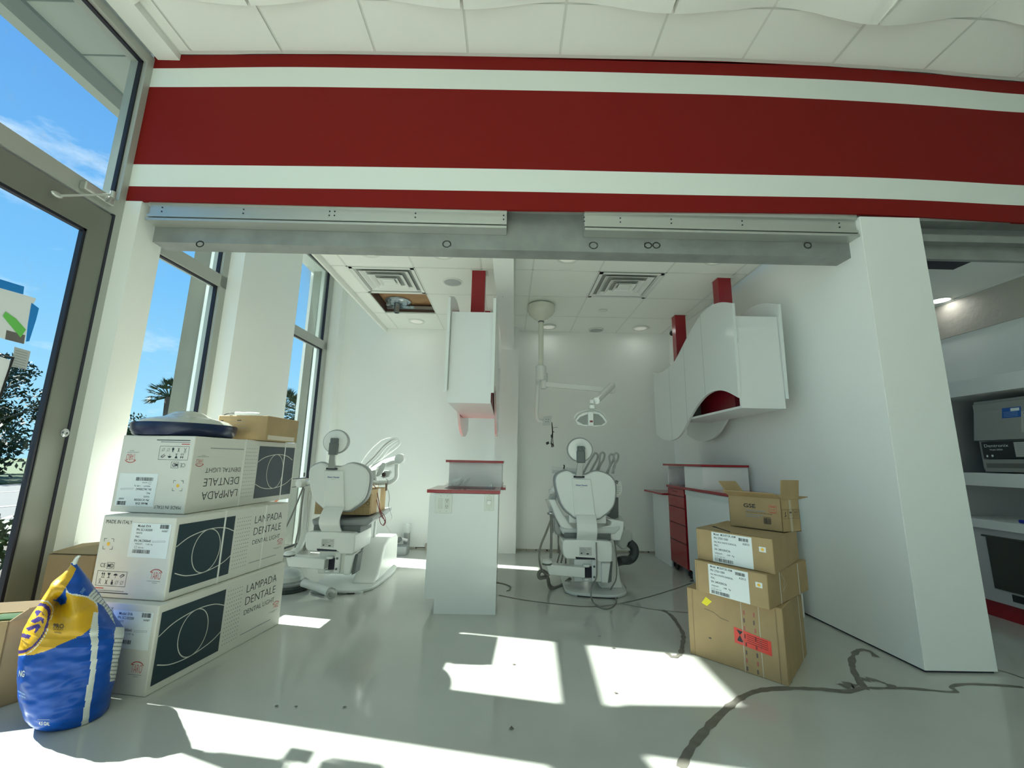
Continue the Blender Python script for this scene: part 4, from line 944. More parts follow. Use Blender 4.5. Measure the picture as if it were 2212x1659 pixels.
def logo(F, x, y, s_):      # red arched TARO mark
    F.text('TARO', x-s_*.1, y, s_*.62, inkr, s_*1.0, off=-.015)
    F.ell(x+s_*.4, y+s_*.38, s_*.62, s_*.42, s_*.06, inkr, a0=25, a1=155, n=14)
lampbox('bottom white lamp carton of the left stack, standing on the floor beside the blue bag', (-1.641, 2.149), 171, .42, 81, .89, 0, .388, False, ())
lampbox('middle white lamp carton of the left stack, taped and dented at its upper corner', (-1.666, 2.205), 172.5, .42, 80.5, .845, .390, .392, False, (.30, .62))
lampbox('top white lamp carton of the left stack, lying upside down under the round cover', (-1.720, 2.32), 172.5, .45, 86, .98, .784, .415, True, (.40, .83))
# plain brown box on the stack
def browncarton(name, label, c, angU, wU, angV, wV, zb, h, mm=card, group=None, tapev=None):
    u, v = UL(angU), UL(angV); c = Vector((c[0], c[1], zb)); t = thing(name, label, 'box', c, group)
    MB().obox(c, u*wU, v*wV, (0, 0, h)).build('carton_body', mm, t, bevel=.004)
    return t, c, u, v
t, c, u, v = browncarton('brown_carton', 'plain brown cardboard box on top of the white lamp cartons beside the round cover', (-1.625, 2.82), 174, .36, 86, .37, 1.201, .165)
F = Face(c+u*.42, -u, (0, 0, 1)); F.rect(.15, .035, .055, .035, lab); F.lay = 1; F.bar(.155, .04, .045, .02, ink, 3); F.lay = 0
for k in range(4): F.rect(.09, .08+.022*k, .19-.02*(k % 2), .0018, grey_ink)
F.rect(.08, .125, .02, .006, ink); F.rect(.2, .13, .03, .005, ink)
F.build(t, 'end_print'); F = Face(c, v, (0, 0, 1)); F.rect(.02, .006, .31, .03, mat('torn_tape', (.62, .55, .42), .4)); F.build(t, 'tape')
t = thing('handset', 'white plastic handset with black lead lying on the brown box over the lamp cartons', 'handset', aty(505, 894, 2.9))
zt = 1.367
p0, p1 = Vector((-1.86, 2.84, zt+.012)), Vector((-1.69, 2.83, zt+.012))
MB().tube([p0, p0+(p1-p0)*.3, p0+(p1-p0)*.6, p1], [.012, .010, .012, .008], 12).build('handset_body', plast, t)
MB().tube([p0, p0+Vector((-.05, .01, .004)), p0+Vector((-.12, .06, -.008))], .004, 8, smoothpath=3).build('lead', black, t)
# round cover lying on the top carton
cc = Vector((-1.975, 2.58, 1.202))
t = thing('round_cover', 'round white domed cover with a dark blue rim lying on the top lamp carton', 'cover', cc)
k = .262
MB().lathe([(k*.84, .0), (k*.92, .004), (k*.985, .03), (k, .062), (k*.985, .074), (k*.94, .076)], cc, 48, mi=0).build('rim', navy, t)
MB().lathe([(k*.94, .072), (k*.80, .098), (k*.6, .112), (k*.45, .120), (k*.36, .136), (k*.26, .150), (k*.12, .158), (.001, .160)], cc, 48).build('dome', mat('cream_gloss', (.62, .63, .55), .18), t)

# right stack of brown cartons
t, c, u, v = browncarton('brown_carton', 'largest battered brown box, bottom of the right stack, red and yellow stickers', (1.448, 2.332), 134, .50, 46.3, .52, 0, .366, group='brown cartons in the right stack')
F = Face(c+u*.50, -u, (0, 0, 1))
F.poly([(.085, .298), (.115, .287), (.145, .318), (.112, .336)], yel)
F.poly([(.255, .135), (.435, .120), (.435, .19), (.255, .215)], redst); F.lay = 1
F.poly([(.268, .205), (.30, .20), (.284, .18)], ink); F.poly([(.27, .155), (.284, .18), (.297, .152), (.297, .145), (.27, .148)], ink)
for k in range(5): F.poly([(.32, .152+.010*k-.0), (.42, .142+.010*k), (.42, .145+.010*k), (.32, .155+.010*k)], mat('dark_red_ink', (.25, .01, .01), .6))
F.lay = 0
for x_ in (.31, .36):
    r = random.Random(int(x_*100))
    for k in range(8): F.rect(x_-.004+.004*r.random(), .01+.04*k, .008, .022, mat('pink_tape_print', (.42, .12, .10), .5) if k % 2 else mat('dark_tape_print', (.14, .10, .09), .5))
F.rect(.298, .002, .003, .36, tape); F.rect(.385, .002, .003, .36, tape)
F.rect(.03, .0, .003, .36, cardd); F.rect(.465, 0, .004, .36, cardd); F.line([(.10, .27), (.15, .262), (.19, .24), (.23, .235)], .0018, ink); F.rect(.115, .115, .014, .006, ink)
F.build(t, 'stickers_and_tape')
b = MB(); F2 = Face(c, v, (0, 0, 1)); F2.rect(.40, 0, .010, .366, strapm); F2.rect(.05, .0, .003, .366, cardd); F2.line([(.18, .12), (.21, .17), (.2, .22)], .003, cardd); F2.line([(.25, .1), (.28, .22)], .003, cardd); F2.build(t, 'side_strap')
def monlabel(t, c, u, wU, h, x0, seed):
    F = Face(c+u*wU, -u, (0, 0, 1)); w = .225; y0_, hh = .004, h-.012
    F.rect(x0, y0_, w, hh, lab); F.lay = 1
    s_ = hh/.165
    for k, (tx, sz, wd) in enumerate((('Model:  MONITOR ARM', .0115, .125), ('PN: 375011000', .0115, .082), ('RAL 9016 WHITE SURGICAL', .009, .128), ('PNC:', .0105, .025), ('SN: 24RX000236', .011, .09), ('WEIGHT:        3,00   Kg', .0075, .11))):
        F.text(tx, x0+.014, y0_+hh*(.90-.125*k), sz*s_, ink, wd, off=.008)
    F.line([(x0+.014, y0_+hh*.17), (x0+.034, y0_+hh*.17), (x0+.034, y0_+hh*.23), (x0+.026, y0_+hh*.21), (x0+.014, y0_+hh*.21)], .001, ink, True); F.text('241115', x0+.04, y0_+hh*.17, .007*s_, ink, .03)
    F.bar(x0+.012, y0_+hh*.03, .105, hh*.11, ink, seed); F.bar(x0+.155, y0_+hh*.83, .052, hh*.10, ink, seed+1); F.text('A2013', x0+.175, y0_+hh*.72, .011*s_, ink, .036, off=.008)
    F.lay = 0
    F.rect(x0+w+.035, h*.58, .034, .026, lab); F.lay = 1; F.ell(x0+w+.052, h*.58+.013, .009, .008, 0, orange, n=14); F.lay = 0
    F.rect(.012, 0, .002, h, cardd); F.build(t, 'label')
t, c, u, v = browncarton('brown_carton', 'second brown box of the right stack, its white label torn and one side strapped', (1.362, 2.297), 125, .405, 38.5, .60, .367, .172, group='brown cartons in the right stack')
monlabel(t, c, u, .405, .172, .085, 21)
F2 = Face(c, v, (0, 0, 1)); F2.rect(.16, 0, .008, .172, strapm); F2.rect(.44, 0, .010, .172, strapm); F2.line([(.19, .15), (.23, .11), (.20, .06), (.26, .09)], .0015, strapm); F2.build(t, 'side_strap')
t, c, u, v = browncarton('brown_carton', 'third brown box of the right stack, under the open box, clean white label', (1.409, 2.299), 126.5, .425, 44, .53, .540, .177, group='brown cartons in the right stack')
monlabel(t, c, u, .425, .177, .095, 31)
b = MB(); top = c+Vector((0, 0, .178)); nb = u*.425; 
b.add([top, top+nb, top+nb+v*.25, top+v*.26+Vector((0, 0, .003))], [(0, 1, 2, 3)]); b.build('top_flap', cardin, t, smooth=False)
b = MB(); b.box(*[tuple(top+u*.23+v*.02), tuple(top+u*.23+v*.02+Vector((.004, .2, .004)))]); b.build('flap_gap', darkgap, t, smooth=False)
# open box on top: built as thin walls so the inside shows
c = Vector((1.602, 2.503, .722)); h = .185
u = Vector((-.18, .24, 0))
v = Vector((.14, .05, 0))
t = thing('open_carton', 'open brown cardboard box with raised flaps, top of the right stack', 'box', c, 'brown cartons in the right stack')
uu, vv = u.normalized(), v.normalized(); th = .004; W_ = u.length; D_ = v.length
b = MB()
b.obox(c, uu*W_, vv*th, (0, 0, h)); b.obox(c+vv*(D_-th), uu*W_, vv*th, (0, 0, h)); b.obox(c, uu*th, vv*D_, (0, 0, h)); b.obox(c+uu*(W_-th), uu*th, vv*D_, (0, 0, h)); b.obox(c, uu*W_, vv*D_, (0, 0, th))
b.build('carton_body', card, t, smooth=False)
def flap(o, e, d, name='flap', mm=card): MB().obox(o, e, d, e.cross(d).normalized()*.004).build(name, mm, t, smooth=False)
Z_ = Vector((0, 0, 1)); T0 = c+Z_*h
flap(T0, uu*W_, -vv*.05+Z_*.03); flap(T0+vv*D_, uu*W_, vv*.085+Z_*.012)
flap(T0, vv*D_, Z_*.11-uu*.01); flap(T0+uu*W_, vv*D_, Z_*.085+uu*.06)
F = Face(c+u, -uu, Z_)
F.text('GSE', .09, .122, .022, ink, .07, off=.02); F.line([(.096, .133), (.172, .133)], .002, card)
for k, wd in enumerate((.11, .15, .10, .08)): F.rect(.10, .103-.012*k, wd, .0045, grey_ink) if k != 1 else F.text('LED Dental Curing Lamp', .10, .092, .006, ink, wd)
F.line([(.235, .10), (.275, .10), (.275, .145), (.235, .145)], .0015, inkr, True); F.rect(.24, .135, .03, .004, inkr); F.ell(.248, .12, .005, .005, .0012, inkr, n=10); F.ell(.262, .12, .005, .005, .0012, inkr, n=10); F.rect(.24, .104, .03, .003, inkr)
F.bar(.20, .035, .042, .035, ink, 8); F.rect(.20, .073, .04, .002, ink)
F.build(t, 'front_print')
F = Face(c, vv, Z_)
for k in range(3):
    x_ = .006+k*.046; F.line([(x_, .075), (x_+.042, .075), (x_+.042, .125), (x_, .125)], .001, ink, True)
F.line([(.022, .085), (.034, .09), (.027, .1), (.032, .112)], .004, ink); F.poly([(.062, .105), (.085, .105), (.080, .114), (.067, .114)], ink); F.line([(.0735, .105), (.0735, .09)], .0015, ink)
for x_ in (.110, .125): F.line([(x_, .085), (x_, .11)], .002, ink); F.poly([(x_-.004, .108), (x_+.004, .108), (x_, .116)], ink)
F.rect(.064, .0, .018, .18, mat('dull_clear_tape', (.50, .43, .31), .2))
F.build(t, 'side_print')

# cardboard by the door
t, c, u, v = browncarton('tall_carton', 'tall plain cardboard box with ajar top standing behind the bag against the white post', (-2.18, 2.36), 176, .27, 84, .16, 0, .56, mm=cardd)
b = MB(); q = c+Vector((0, 0, .565)); b.add([q+u*.27, q, q+v*.16+Vector((0, 0, .05)), q+u*.27+v*.16+Vector((0, 0, .02))], [(0, 1, 2, 3)]); b.build('top_flap', cardin, t, smooth=False)
F = Face(c+u*.27, -u, (0, 0, 1)); F.rect(0, .36, .27, .0025, cardin); F.rect(.14, .0, .003, .56, cardin); F.build(t, 'creases')
c = Vector((-2.20, 2.03, 0)); u = UL(196); v = UL(60); h = .355
t = thing('open_carton', 'open torn cardboard box at the left edge, half hidden by the blue bag', 'box', c)
b = MB(); W_, D_ = .34, .20
b.obox(c, u*W_, v*th, (0, 0, h)); b.obox(c+v*(D_-th), u*W_, v*th, (0, 0, h)); b.obox(c, u*th, v*D_, (0, 0, h)); b.obox(c+u*(W_-th), u*th, v*D_, (0, 0, h)); b.obox(c, u*W_, v*D_, (0, 0, th)); b.build('carton_body', card, t, smooth=False)
T0 = c+Z_*h
flap(T0+v*D_, u*W_, v*.05+Z_*.035, mm=cardd); flap(T0, v*D_, -u*.06+Z_*.05, mm=cardin)
F = Face(c+u*W_, -u, Z_)
for x_ in (.245, .275): F.line([(x_, .20), (x_, .235)], .004, ink); F.poly([(x_-.008, .23), (x_+.008, .23), (x_, .246)], ink)
F.rect(.235, .185, .055, .003, ink)
for k in range(7): F.rect(.24, .04+.012*k, .10, .003, grey_ink)
F.build(t, 'front_print')
b = MB(); q = T0+u*.02+v*.05; b.obox(q-Vector((0, 0, .03)), u*.20, v*.12, (0, 0, .03))
b.build('printed_bag', [mat('foil_dark_green', (.02, .08, .04), .25)], smooth=False, label='shiny dark green packet showing inside the torn open box at the left edge', category='packet')
# ------------------------------------------------------------------ dental chairs (seen from behind)
CB = Vector((.69, 3.75, 0))
def lz(zx, zy, dy=0.0, raw=False):     # point of the right-hand chair, local to its own base
    px, py = (zx, zy) if raw else (1150+zx/5.183, 1000+zy/5.183)
    return aty(px, py, CB.y+dy)-CB
def scaled(P, k, c=None):
    c = c or sum(P, Vector())/len(P); return [c+(p-c)*k for p in P]
def dental_chair(label, lift=0.0, arms=True):
    t = thing('dental_chair', label, 'dental chair', (0, 0, 0), 'dental chairs'); U = Vector((0, 0, lift))
    def pt(zx, zy, dy=0): return lz(zx, zy, dy)+U
    rim = [(505, 118), (450, 108), (405, 84), (360, 75), (300, 95), (255, 130), (238, 180), (243, 250), (265, 340), (300, 450), (350, 530), (420, 590), (480, 632), (600, 640), (740, 640), (800, 605), (860, 560), (910, 500), (935, 430), (946, 320), (940, 230), (915, 175), (870, 130), (800, 98), (720, 80), (660, 92), (620, 112), (585, 122)]
    R_ = [pt(*p) for p in rim]; R_ = spline(R_+[R_[0]], 3)[:-1]
    b = MB(); b.prism([p+Vector((0, -.005, 0)) for p in R_], (0, .075, 0)); b.build('backrest_cushion', gvinyl, t, bevel=.02, bseg=4, local=True)
    Cc = sum(R_, Vector())/len(R_)
    b = MB(); b.prism([p+Vector((0, -.03, 0)) for p in scaled(R_, .945, Cc)], (0, .05, 0)); b.build('backrest_shell', plast, t, bevel=.012, bseg=3, local=True)
    q = [pt(440, 175, -.042), pt(655, 180, -.042), pt(712, 628, -.042), pt(475, 600, -.042)]
    b = MB(); b.prism(q, (0, .02, 0)); b.build('backrest_panel', plast, t, bevel=.006, local=True)
    F = Face(pt(488, 262, -.0425), (1, 0, 0), (0, 0, 1)); F.text('Ritter Dental', 0, .004, .012, blueink, .098, off=.02); F.text('systems', .035, -.010, .005, grey_ink, .03)
    o = F.mb.build('maker_badge', F.mats, t, smooth=False, local=True)
    # headrest
    hc = lz(1252.5, 971.5, -.03, True)+U
    b = MB(); prof = [(.001, .055), (.09, .05), (.112, .03), (.116, .005), (.11, -.012), (.09, -.016), (.001, -.018)]
    b.lathe(prof, hc, 36, (0, 1, 0), sx=1.0, sy=.93); b.build('headrest_pad', gvinyl, t, local=True)
    b = MB(); b.lathe([(.001, -.026), (.07, -.026), (.102, -.018), (.110, -.008), (.110, 0)], hc, 36, (0, 1, 0), sx=1.0, sy=.93); b.build('headrest_shell', plast, t, local=True)
    hx0 = hc.x
    b = MB(); b.obox(hc+Vector((-.035, -.066, -.115)), (.072, 0, 0), (0, .045, 0), (0, 0, .105)); b.obox(hc+Vector((-.03, -.062, -.02)), (.064, 0, 0), (0, .04, 0), (0, 0, .05)); b.build('headrest_bracket', gdark, t, bevel=.008, local=True)
    s0 = pt(517, 150, -.03); b = MB(); b.hexa([s0+Vector((-.028, -.025, -.0)), s0+Vector((.032, -.025, 0)), s0+Vector((.032, .01, 0)), s0+Vector((-.028, .01, 0)), Vector((hx0-.025, -.085, hc.z-.09)), Vector((hx0+.02, -.085, hc.z-.09)), Vector((hx0+.02, -.06, hc.z-.09)), Vector((hx0-.025, -.06, hc.z-.09))]); b.build('headrest_stem', mat('satin_grey_metal', (.36, .38, .37), .3, .5), t, bevel=.004, local=True)
    MB().lathe([(.014, 0), (.014, .012)], hc+Vector((.022, -.066, .01)), 16, (0, -1, 0)).build('knob', gdark, t, local=True)
    MB().obox(s0+Vector((-.045, -.018, -.012)), (.095, 0, 0), (0, .012, 0), (0, 0, .016)).build('stem_slot', darkgap, t, smooth=False, local=True)
    # curved bracket from back to base
    b = MB(); prof = [(0, -.045), (.10, -.075), (.20, -.115), (.30, -.135), (.40, -.115), (.48, -.07)]
    top, bot = pt(480, 600), pt(490, 905); w0, w1 = pt(700, 600).x-top.x, pt(715, 905).x-bot.x
    vs = []; n = 12; zt_, zb_ = top.z+.02, bot.z
    for i in range(n+1):
        f_ = i/n; bow = -.05-.075*math.sin(PI*min(1, f_*1.15)); z_ = zt_+(zb_-zt_)*f_; x_ = top.x+(bot.x-top.x)*f_+.008*math.sin(PI*f_)*-1; w = w0+(w1-w0)*f_
        vs += [(x_, bow, z_), (x_+w, bow, z_), (x_+w, bow+.02, z_), (x_, bow+.02, z_)]
    b.add(vs, [(4*i+a, 4*i+(a+1) % 4, 4*i+4+(a+1) % 4, 4*i+4+a) for i in range(n) for a in range(4)]+[(0, 1, 2, 3), (4*n, 4*n+1, 4*n+2, 4*n+3)])
    b.build('back_bracket', plast, t, bevel=.005, local=True)
    # seat
    seatm = gvinyl if not arms else plast2
    S0 = [pt(x, z, .02) for x, z in ((300, 720), (335, 800), (420, 815), (600, 822), (800, 815), (930, 800), (985, 745), (990, 700), (900, 715), (640, 730), (420, 735))]
    b = MB(); b.prism(S0, (0, .62, .03)); b.build('seat_cushion', seatm, t, bevel=.03, bseg=4, local=True)
    if arms:
        A = [(180, 408), (262, 408), (290, 470), (340, 560), (400, 650), (440, 700), (480, 740), (478, 790), (400, 780), (320, 720), (262, 620), (220, 500)]
        b = MB(); b.prism([pt(x, z, .03) for x, z in A], (0, .40, -.03)); b.build('side_wing', plast, t, bevel=.015, bseg=3, local=True)
        A = [(830, 628), (900, 632), (985, 650), (1030, 655), (1022, 760), (985, 872), (900, 868), (800, 800), (705, 740), (760, 720), (880, 700), (890, 660)]
        b = MB(); b.prism([pt(x, z, .03) for x, z in A], (0, .40, -.02)); b.build('side_wing', plast, t, bevel=.015, bseg=3, local=True)
        b = MB(); b.obox(pt(410, 672, .01), (pt(828, 672).x-pt(410, 672).x, 0, 0), (0, .05, 0), (0, 0, .075)); b.build('lumbar_bar', plast, t, bevel=.006, local=True)
        A = [(245, 590), (300, 690), (330, 760), (325, 815), (262, 805), (243, 740)]
        b = MB(); b.prism([pt(x, z, .06) for x, z in A], (0, .3, 0)); b.build('side_shield', mat('mid_grey_plastic', (.32, .35, .34), .35), t, bevel=.012, local=True)
    # mechanism gap and base housing
    b = MB(); b.obox(pt(360, 862, .0), (pt(880, 862).x-pt(360, 862).x, 0, 0), (0, .3, 0), (0, 0, .055)); b.build('mechanism', gdark, t, smooth=False, local=True)
    A = [(340, 880), (360, 862), (600, 862), (870, 880), (892, 905), (900, 1000), (895, 1095), (880, 1115), (740, 1112), (720, 1082), (380, 1076), (350, 1040), (338, 960)]
    b = MB(); b.prism([pt(x, z, -.08) for x, z in A], (0, .42, .0)); b.build('seat_base', plast, t, bevel=.018, bseg=4, local=True)
    F = Face(pt(525, 1035, -.0805), (1, 0, 0), (0, 0, 1)); F.rect(0, 0, .105, .066, mat('plate_grey', (.5, .52, .5), .4)); F.lay = 1
    for k in range(5): F.rect(.008, .054-.009*k, .035+.012*(k % 3), .003, grey_ink)
    F.rect(.06, .008, .02, .01, ink); F.rect(.012, .012, .014, .01, ink); F.rect(.07, .05, .025, .003, grey_ink)
    F.mb.build('rating_plate', F.mats, t, smooth=False, local=True)
    A = [(482, 1052), (700, 1066), (705, 1082), (490, 1078)]
    b = MB(); b.prism([pt(x, z, -.083) for x, z in A], (0, .004, 0)); b.build('base_slot', darkgap, t, smooth=False, local=True)
    # lift column, junction box and side arm
    b = MB(); b.obox(pt(470, 1330, -.02), (pt(780, 1330).x-pt(470, 1330).x, 0, 0), (0, .3, 0), (0, 0, pt(0, 1075).z-pt(0, 1330).z)); b.build('lift_column', plast, t, bevel=.008, local=True)
    b = MB(); A = [(775, 1115), (880, 1115), (850, 1350), (775, 1345)]; b.prism([pt(x, z, -.05) for x, z in A], (0, .12, 0)); b.build('lift_cover', plast, t, bevel=.01, local=True)
    b = MB(); A = [(862, 1115), (900, 1110), (885, 1330), (850, 1345)]; b.prism([pt(x, z, -.02) for x, z in A], (0, .12, 0)); b.build('bellows', gdark, t, local=True)
    A = [(150, 1135), (590, 1175), (590, 1290), (188, 1255)]
    b = MB(); b.prism([pt(x, z, -.09) for x, z in A], (0, .10, 0)); b.build('side_arm', plast, t, bevel=.006, local=True)
    for y_, x_ in ((1150, 605), (1300, 600)): MB().lathe([(.028, -.008), (.032, 0), (.028, .010)], pt(x_, y_, -.04), 24).build('hinge_cap', plast, t, local=True)
    b = MB(); b.obox(pt(592, 1285, -.035), (.058, 0, 0), (0, .03, 0), (0, 0, .088)); b.build('hinge_gap', darkgap, t, smooth=False, local=True)
    b = MB(); b.obox(pt(668, 1325, -.045), (.045, 0, 0), (0, .04, 0), (0, 0, .17)); b.build('junction_plate', mattew, t, bevel=.004, local=True)
    for y_ in (1160, 1278): MB().lathe([(.009, 0), (.009, .006), (.004, .006)], pt(692, y_, -.046), 14, (0, -1, 0)).build('screw', gdark, t, local=True)
    MB().lathe([(.04, -.006), (.046, 0), (.042, .014), (.03, .02)], pt(165, 1112, -.06), 28).build('arm_pad', plast, t, local=True)
    MB().lathe([(.042, -.010), (.042, -.004)], pt(165, 1122, -.06), 28).build('arm_pad_ring', gdark, t, local=True)
    # base plate and housing behind
    b = MB(); zb_ = 0.0
    B_ = [(-.20, .05), (-.14, -.03), (0, -.075), (.16, -.09), (.26, -.05), (.34, .12), (.34, .75), (.05, .80), (-.16, .6)]
    P = spline([Vector((x+.02, y, .001)) for x, y in B_+[B_[0]]], 4)[:-1]
    b.prism(P, (0, 0, .028)); b.build('base_plate', plast2, t, bevel=.008, local=True)
    b = MB(); b.prism([(.13, y_, z_) for y_, z_ in ((.10, .028), (.20, .085), (.27, .20), (.36, .30), (.50, .335), (.78, .33), (.82, .30), (.82, .028))], (.21, 0, 0)); b.build('base_housing', plast, t, bevel=.022, bseg=4, local=True)
    b = MB(); b.prism([(.0, y_, z_) for y_, z_ in ((.20, .15), (.50, .16), (.56, .30), (.40, .335), (.16, .27))], (.125, 0, 0)); b.build('lift_arm', plast, t, bevel=.02, bseg=3, local=True)
    b = MB(); b.tube([P[14]+Vector((0, -.002, .006)), P[12]+Vector((0, -.002, .006)), P[9]+Vector((0, -.002, .006)), P[5]+Vector((0, -.002, .006))], .0045, 6); b.build('base_seal', black, t, local=True)
    return t
ch2 = dental_chair('white dental chair on the right with raised side wings and cables looping to the floor', 0.0, True)
ch2.location = CB
ch1 = dental_chair('white dental chair on the left by the windows with a cardboard box on its seat', .028, False)
c1 = aty(730, 1050, 3.75); c2_ = aty(1263, 1070, 3.75)
ch1.location = CB+Vector((c1.x-c2_.x+.004, 0, 0))
C1 = ch1.location.copy()
# cables and hoses of the right-hand chair (fixed to it)
def hose(parent, name, pp, r, mm=hosem, y=None, k=5):
    b = MB(); P = []
    for q in pp:
        if len(q) == 3: P.append(aty(q[0], q[1], q[2]))
        else: P.append(atz(q[0], q[1], r))
    b.tube(P, r, 8, smoothpath=k); return b.build(name, mm, parent)
hose(ch2, 'power_cable', [(1288, 1172, 3.66), (1289, 1200, 3.62), (1289, 1225, 3.60), (1288, 1248, 3.60), (1278, 1268, 3.62), (1277, 1288, 3.55), (1281, 1300), (1292, 1309), (1308, 1315), (1322, 1311), (1331, 1300), (1328, 1287), (1320, 1278)], .006)
hose(ch2, 'grey_cable', [(1325, 1160, 3.9), (1330, 1185, 3.85), (1332, 1220, 3.82), (1331, 1250, 3.8), (1322, 1268, 3.78), (1316, 1276)], .006)
hose(ch2, 'water_hose', [(1192, 1118, 3.8), (1180, 1150, 3.78), (1168, 1180, 3.75), (1165, 1205, 3.74), (1169, 1228, 3.74), (1178, 1240, 3.75), (1185, 1243, 3.8)], .009)
hose(ch2, 'water_hose', [(1190, 1105, 3.8), (1191, 1150, 3.79), (1190, 1205, 3.78)], .011)
hose(ch2, 'supply_loop', [(1186, 1242, 3.85), (1172, 1233, 3.85), (1164, 1238, 3.84), (1166, 1248, 3.84), (1182, 1247, 3.86), (1186, 1262, 3.9), (1195, 1270, 3.92), (1212, 1265, 4.0), (1232, 1250, 4.1)], .016)
hose(ch2, 'supply_hose', [(1182, 1240, 3.83), (1184, 1262, 3.86), (1190, 1272, 3.88), (1204, 1268, 3.95)], .010)
hose(ch2, 'drain_hose', [(1207, 1157, 3.95), (1207, 1180, 3.95), (1206, 1193, 4.0)], .010)
for pp in ([(1204, 1215, 4.0), (1210, 1190, 4.15)], [(1212, 1216, 4.0), (1218, 1190, 4.15)], [(1222, 1217, 4.0), (1223, 1190, 4.15)]):
    hose(ch2, 'rack_rod', pp, .008)
# suction housing with thick dark duct behind the right-hand chair
t = thing('suction_unit', 'pale grey suction housing with thick dark duct curling behind the right chair', 'suction unit', (1.25, 4.35, 0))
b = MB(); b.prism([aty(x, y, 4.25) for x, y in ((1335, 1150), (1338, 1142), (1352, 1140), (1362, 1144), (1367, 1155), (1366, 1168), (1358, 1172), (1354, 1186), (1345, 1188), (1336, 1180))], (0, .16, 0)); b.build('housing', plast2, t, bevel=.015, bseg=3)
b = MB(); b.prism([aty(x, y, 4.2) for x, y in ((1331, 1120), (1334, 1112), (1343, 1116), (1349, 1125), (1350, 1145), (1333, 1150))], (0, .12, 0)); b.build('housing_cap', plast2, t, bevel=.012, bseg=3)
b = MB(); Pd = [aty(1358, 1172, 4.3), aty(1369, 1182, 4.3), aty(1370, 1198, 4.3), aty(1360, 1209, 4.3), aty(1342, 1211, 4.25), atz(1325, 1218, .06)]
b.tube(Pd, .042, 18, smoothpath=6); b.build('duct', hosed, t)
# delivery head behind the right-hand chair
t = thing('instrument_unit', 'instrument head with four looping grey hoses and a white keypad behind the right chair', 'dental delivery unit', (.75, 4.05, .8))
yd = 4.05
hose(t, 'tray_bar', [(1193, 1015, yd), (1220, 1017, yd), (1250, 1019, yd)], .030, plast)
MB().tube([aty(1218, 1013, yd-.03), aty(1219, 1007, yd-.03), aty(1218, 1004, yd-.03)], .006, 8).build('tray_handle', black, t)
for k, (xa, xb, yt) in enumerate(((1262, 1287, 980), (1285, 1302, 978), (1308, 1322, 982), (1318, 1332, 980))):
    hose(t, 'whip_hose', [(xa-2+k*2, 1022, yd), (xa+8+k, 1003, yd+.02), (xb-6, yt+5, yd+.03), (xb-1, yt-1, yd+.04), (xb+4, yt+3, yd+.05), (xb+2, yt+14, yd+.06), (xb-6, yt+28, yd+.04), (xb-13+k*2, 1022, yd+.02)], .010, mat('pale_grey_hose', (.42, .44, .42), .4))
b = MB(); b.prism([aty(x, y, 3.93) for x, y in ((1326, 1040), (1328, 1037), (1338, 1037), (1343, 1042), (1344, 1062), (1340, 1070), (1333, 1072), (1327, 1066))], (0, .02, 0)); b.build('keypad', plast, t, bevel=.004)
F = Face(aty(1328, 1070, 3.928), (1, 0, 0), (0, 0, 1))
for dx, dz in ((.018, .13), (.03, .122), (.012, .118), (.024, .108)): F.ell(dx, dz, .006, .006, 0, ink, n=12)
for i in range(3):
    for j_ in range(4): F.ell(.018+.016*i, .095-.02*j_ if j_ else .13, .004, .005, 0, mat('keypad_blue_grey', (.35, .45, .5), .5), n=10)
F.rect(.02, .018, .015, .003, ink); F.build(t, 'keypad_print')
b = MB(); b.prism([aty(x, y, 4.0) for x, y in ((1330, 1075), (1336, 1075), (1336, 1118), (1326, 1122), (1310, 1114), (1318, 1108))], (0, .03, 0)); b.build('head_support', gdark, t, bevel=.003)
b = MB(); b.tube([aty(1330, 1075, 4.08), aty(1334, 1150, 4.2), aty(1336, 1175, 4.3)], .02, 12); b.build('support_arm', plast2, t)
# assistant's holder on the left of the right-hand chair
t = thing('instrument_holder', 'pale grey instrument holder with a bulb end beside the left edge of the right chair', 'instrument holder', aty(1190, 1080, 3.9))
b = MB(); b.prism([aty(x, y, 3.9) for x, y in ((1186, 1075), (1189, 1068), (1196, 1064), (1202, 1066), (1202, 1118), (1190, 1122), (1187, 1110))], (0, .06, 0)); b.build('holder_body', plast2, t, bevel=.01)
MB().ball(aty(1197, 1057, 3.86), (.032, .032, .032)).build('joint_ball', plast, t)
b = MB(); b.obox(aty(1186.5, 1067, 3.84), (.045, 0, 0), (0, .04, 0), (0, 0, .04)); b.build('clip', plast2, t, bevel=.004)
b = MB(); b.lathe([(.026, -.01), (.03, 0), (.028, .008), (.01, .012)], aty(1189, 1109, 3.8), 22); b.tube([aty(1190, 1112, 3.8), aty(1193, 1150, 3.85)], .012, 10); b.build('arm_end', chrome, t)

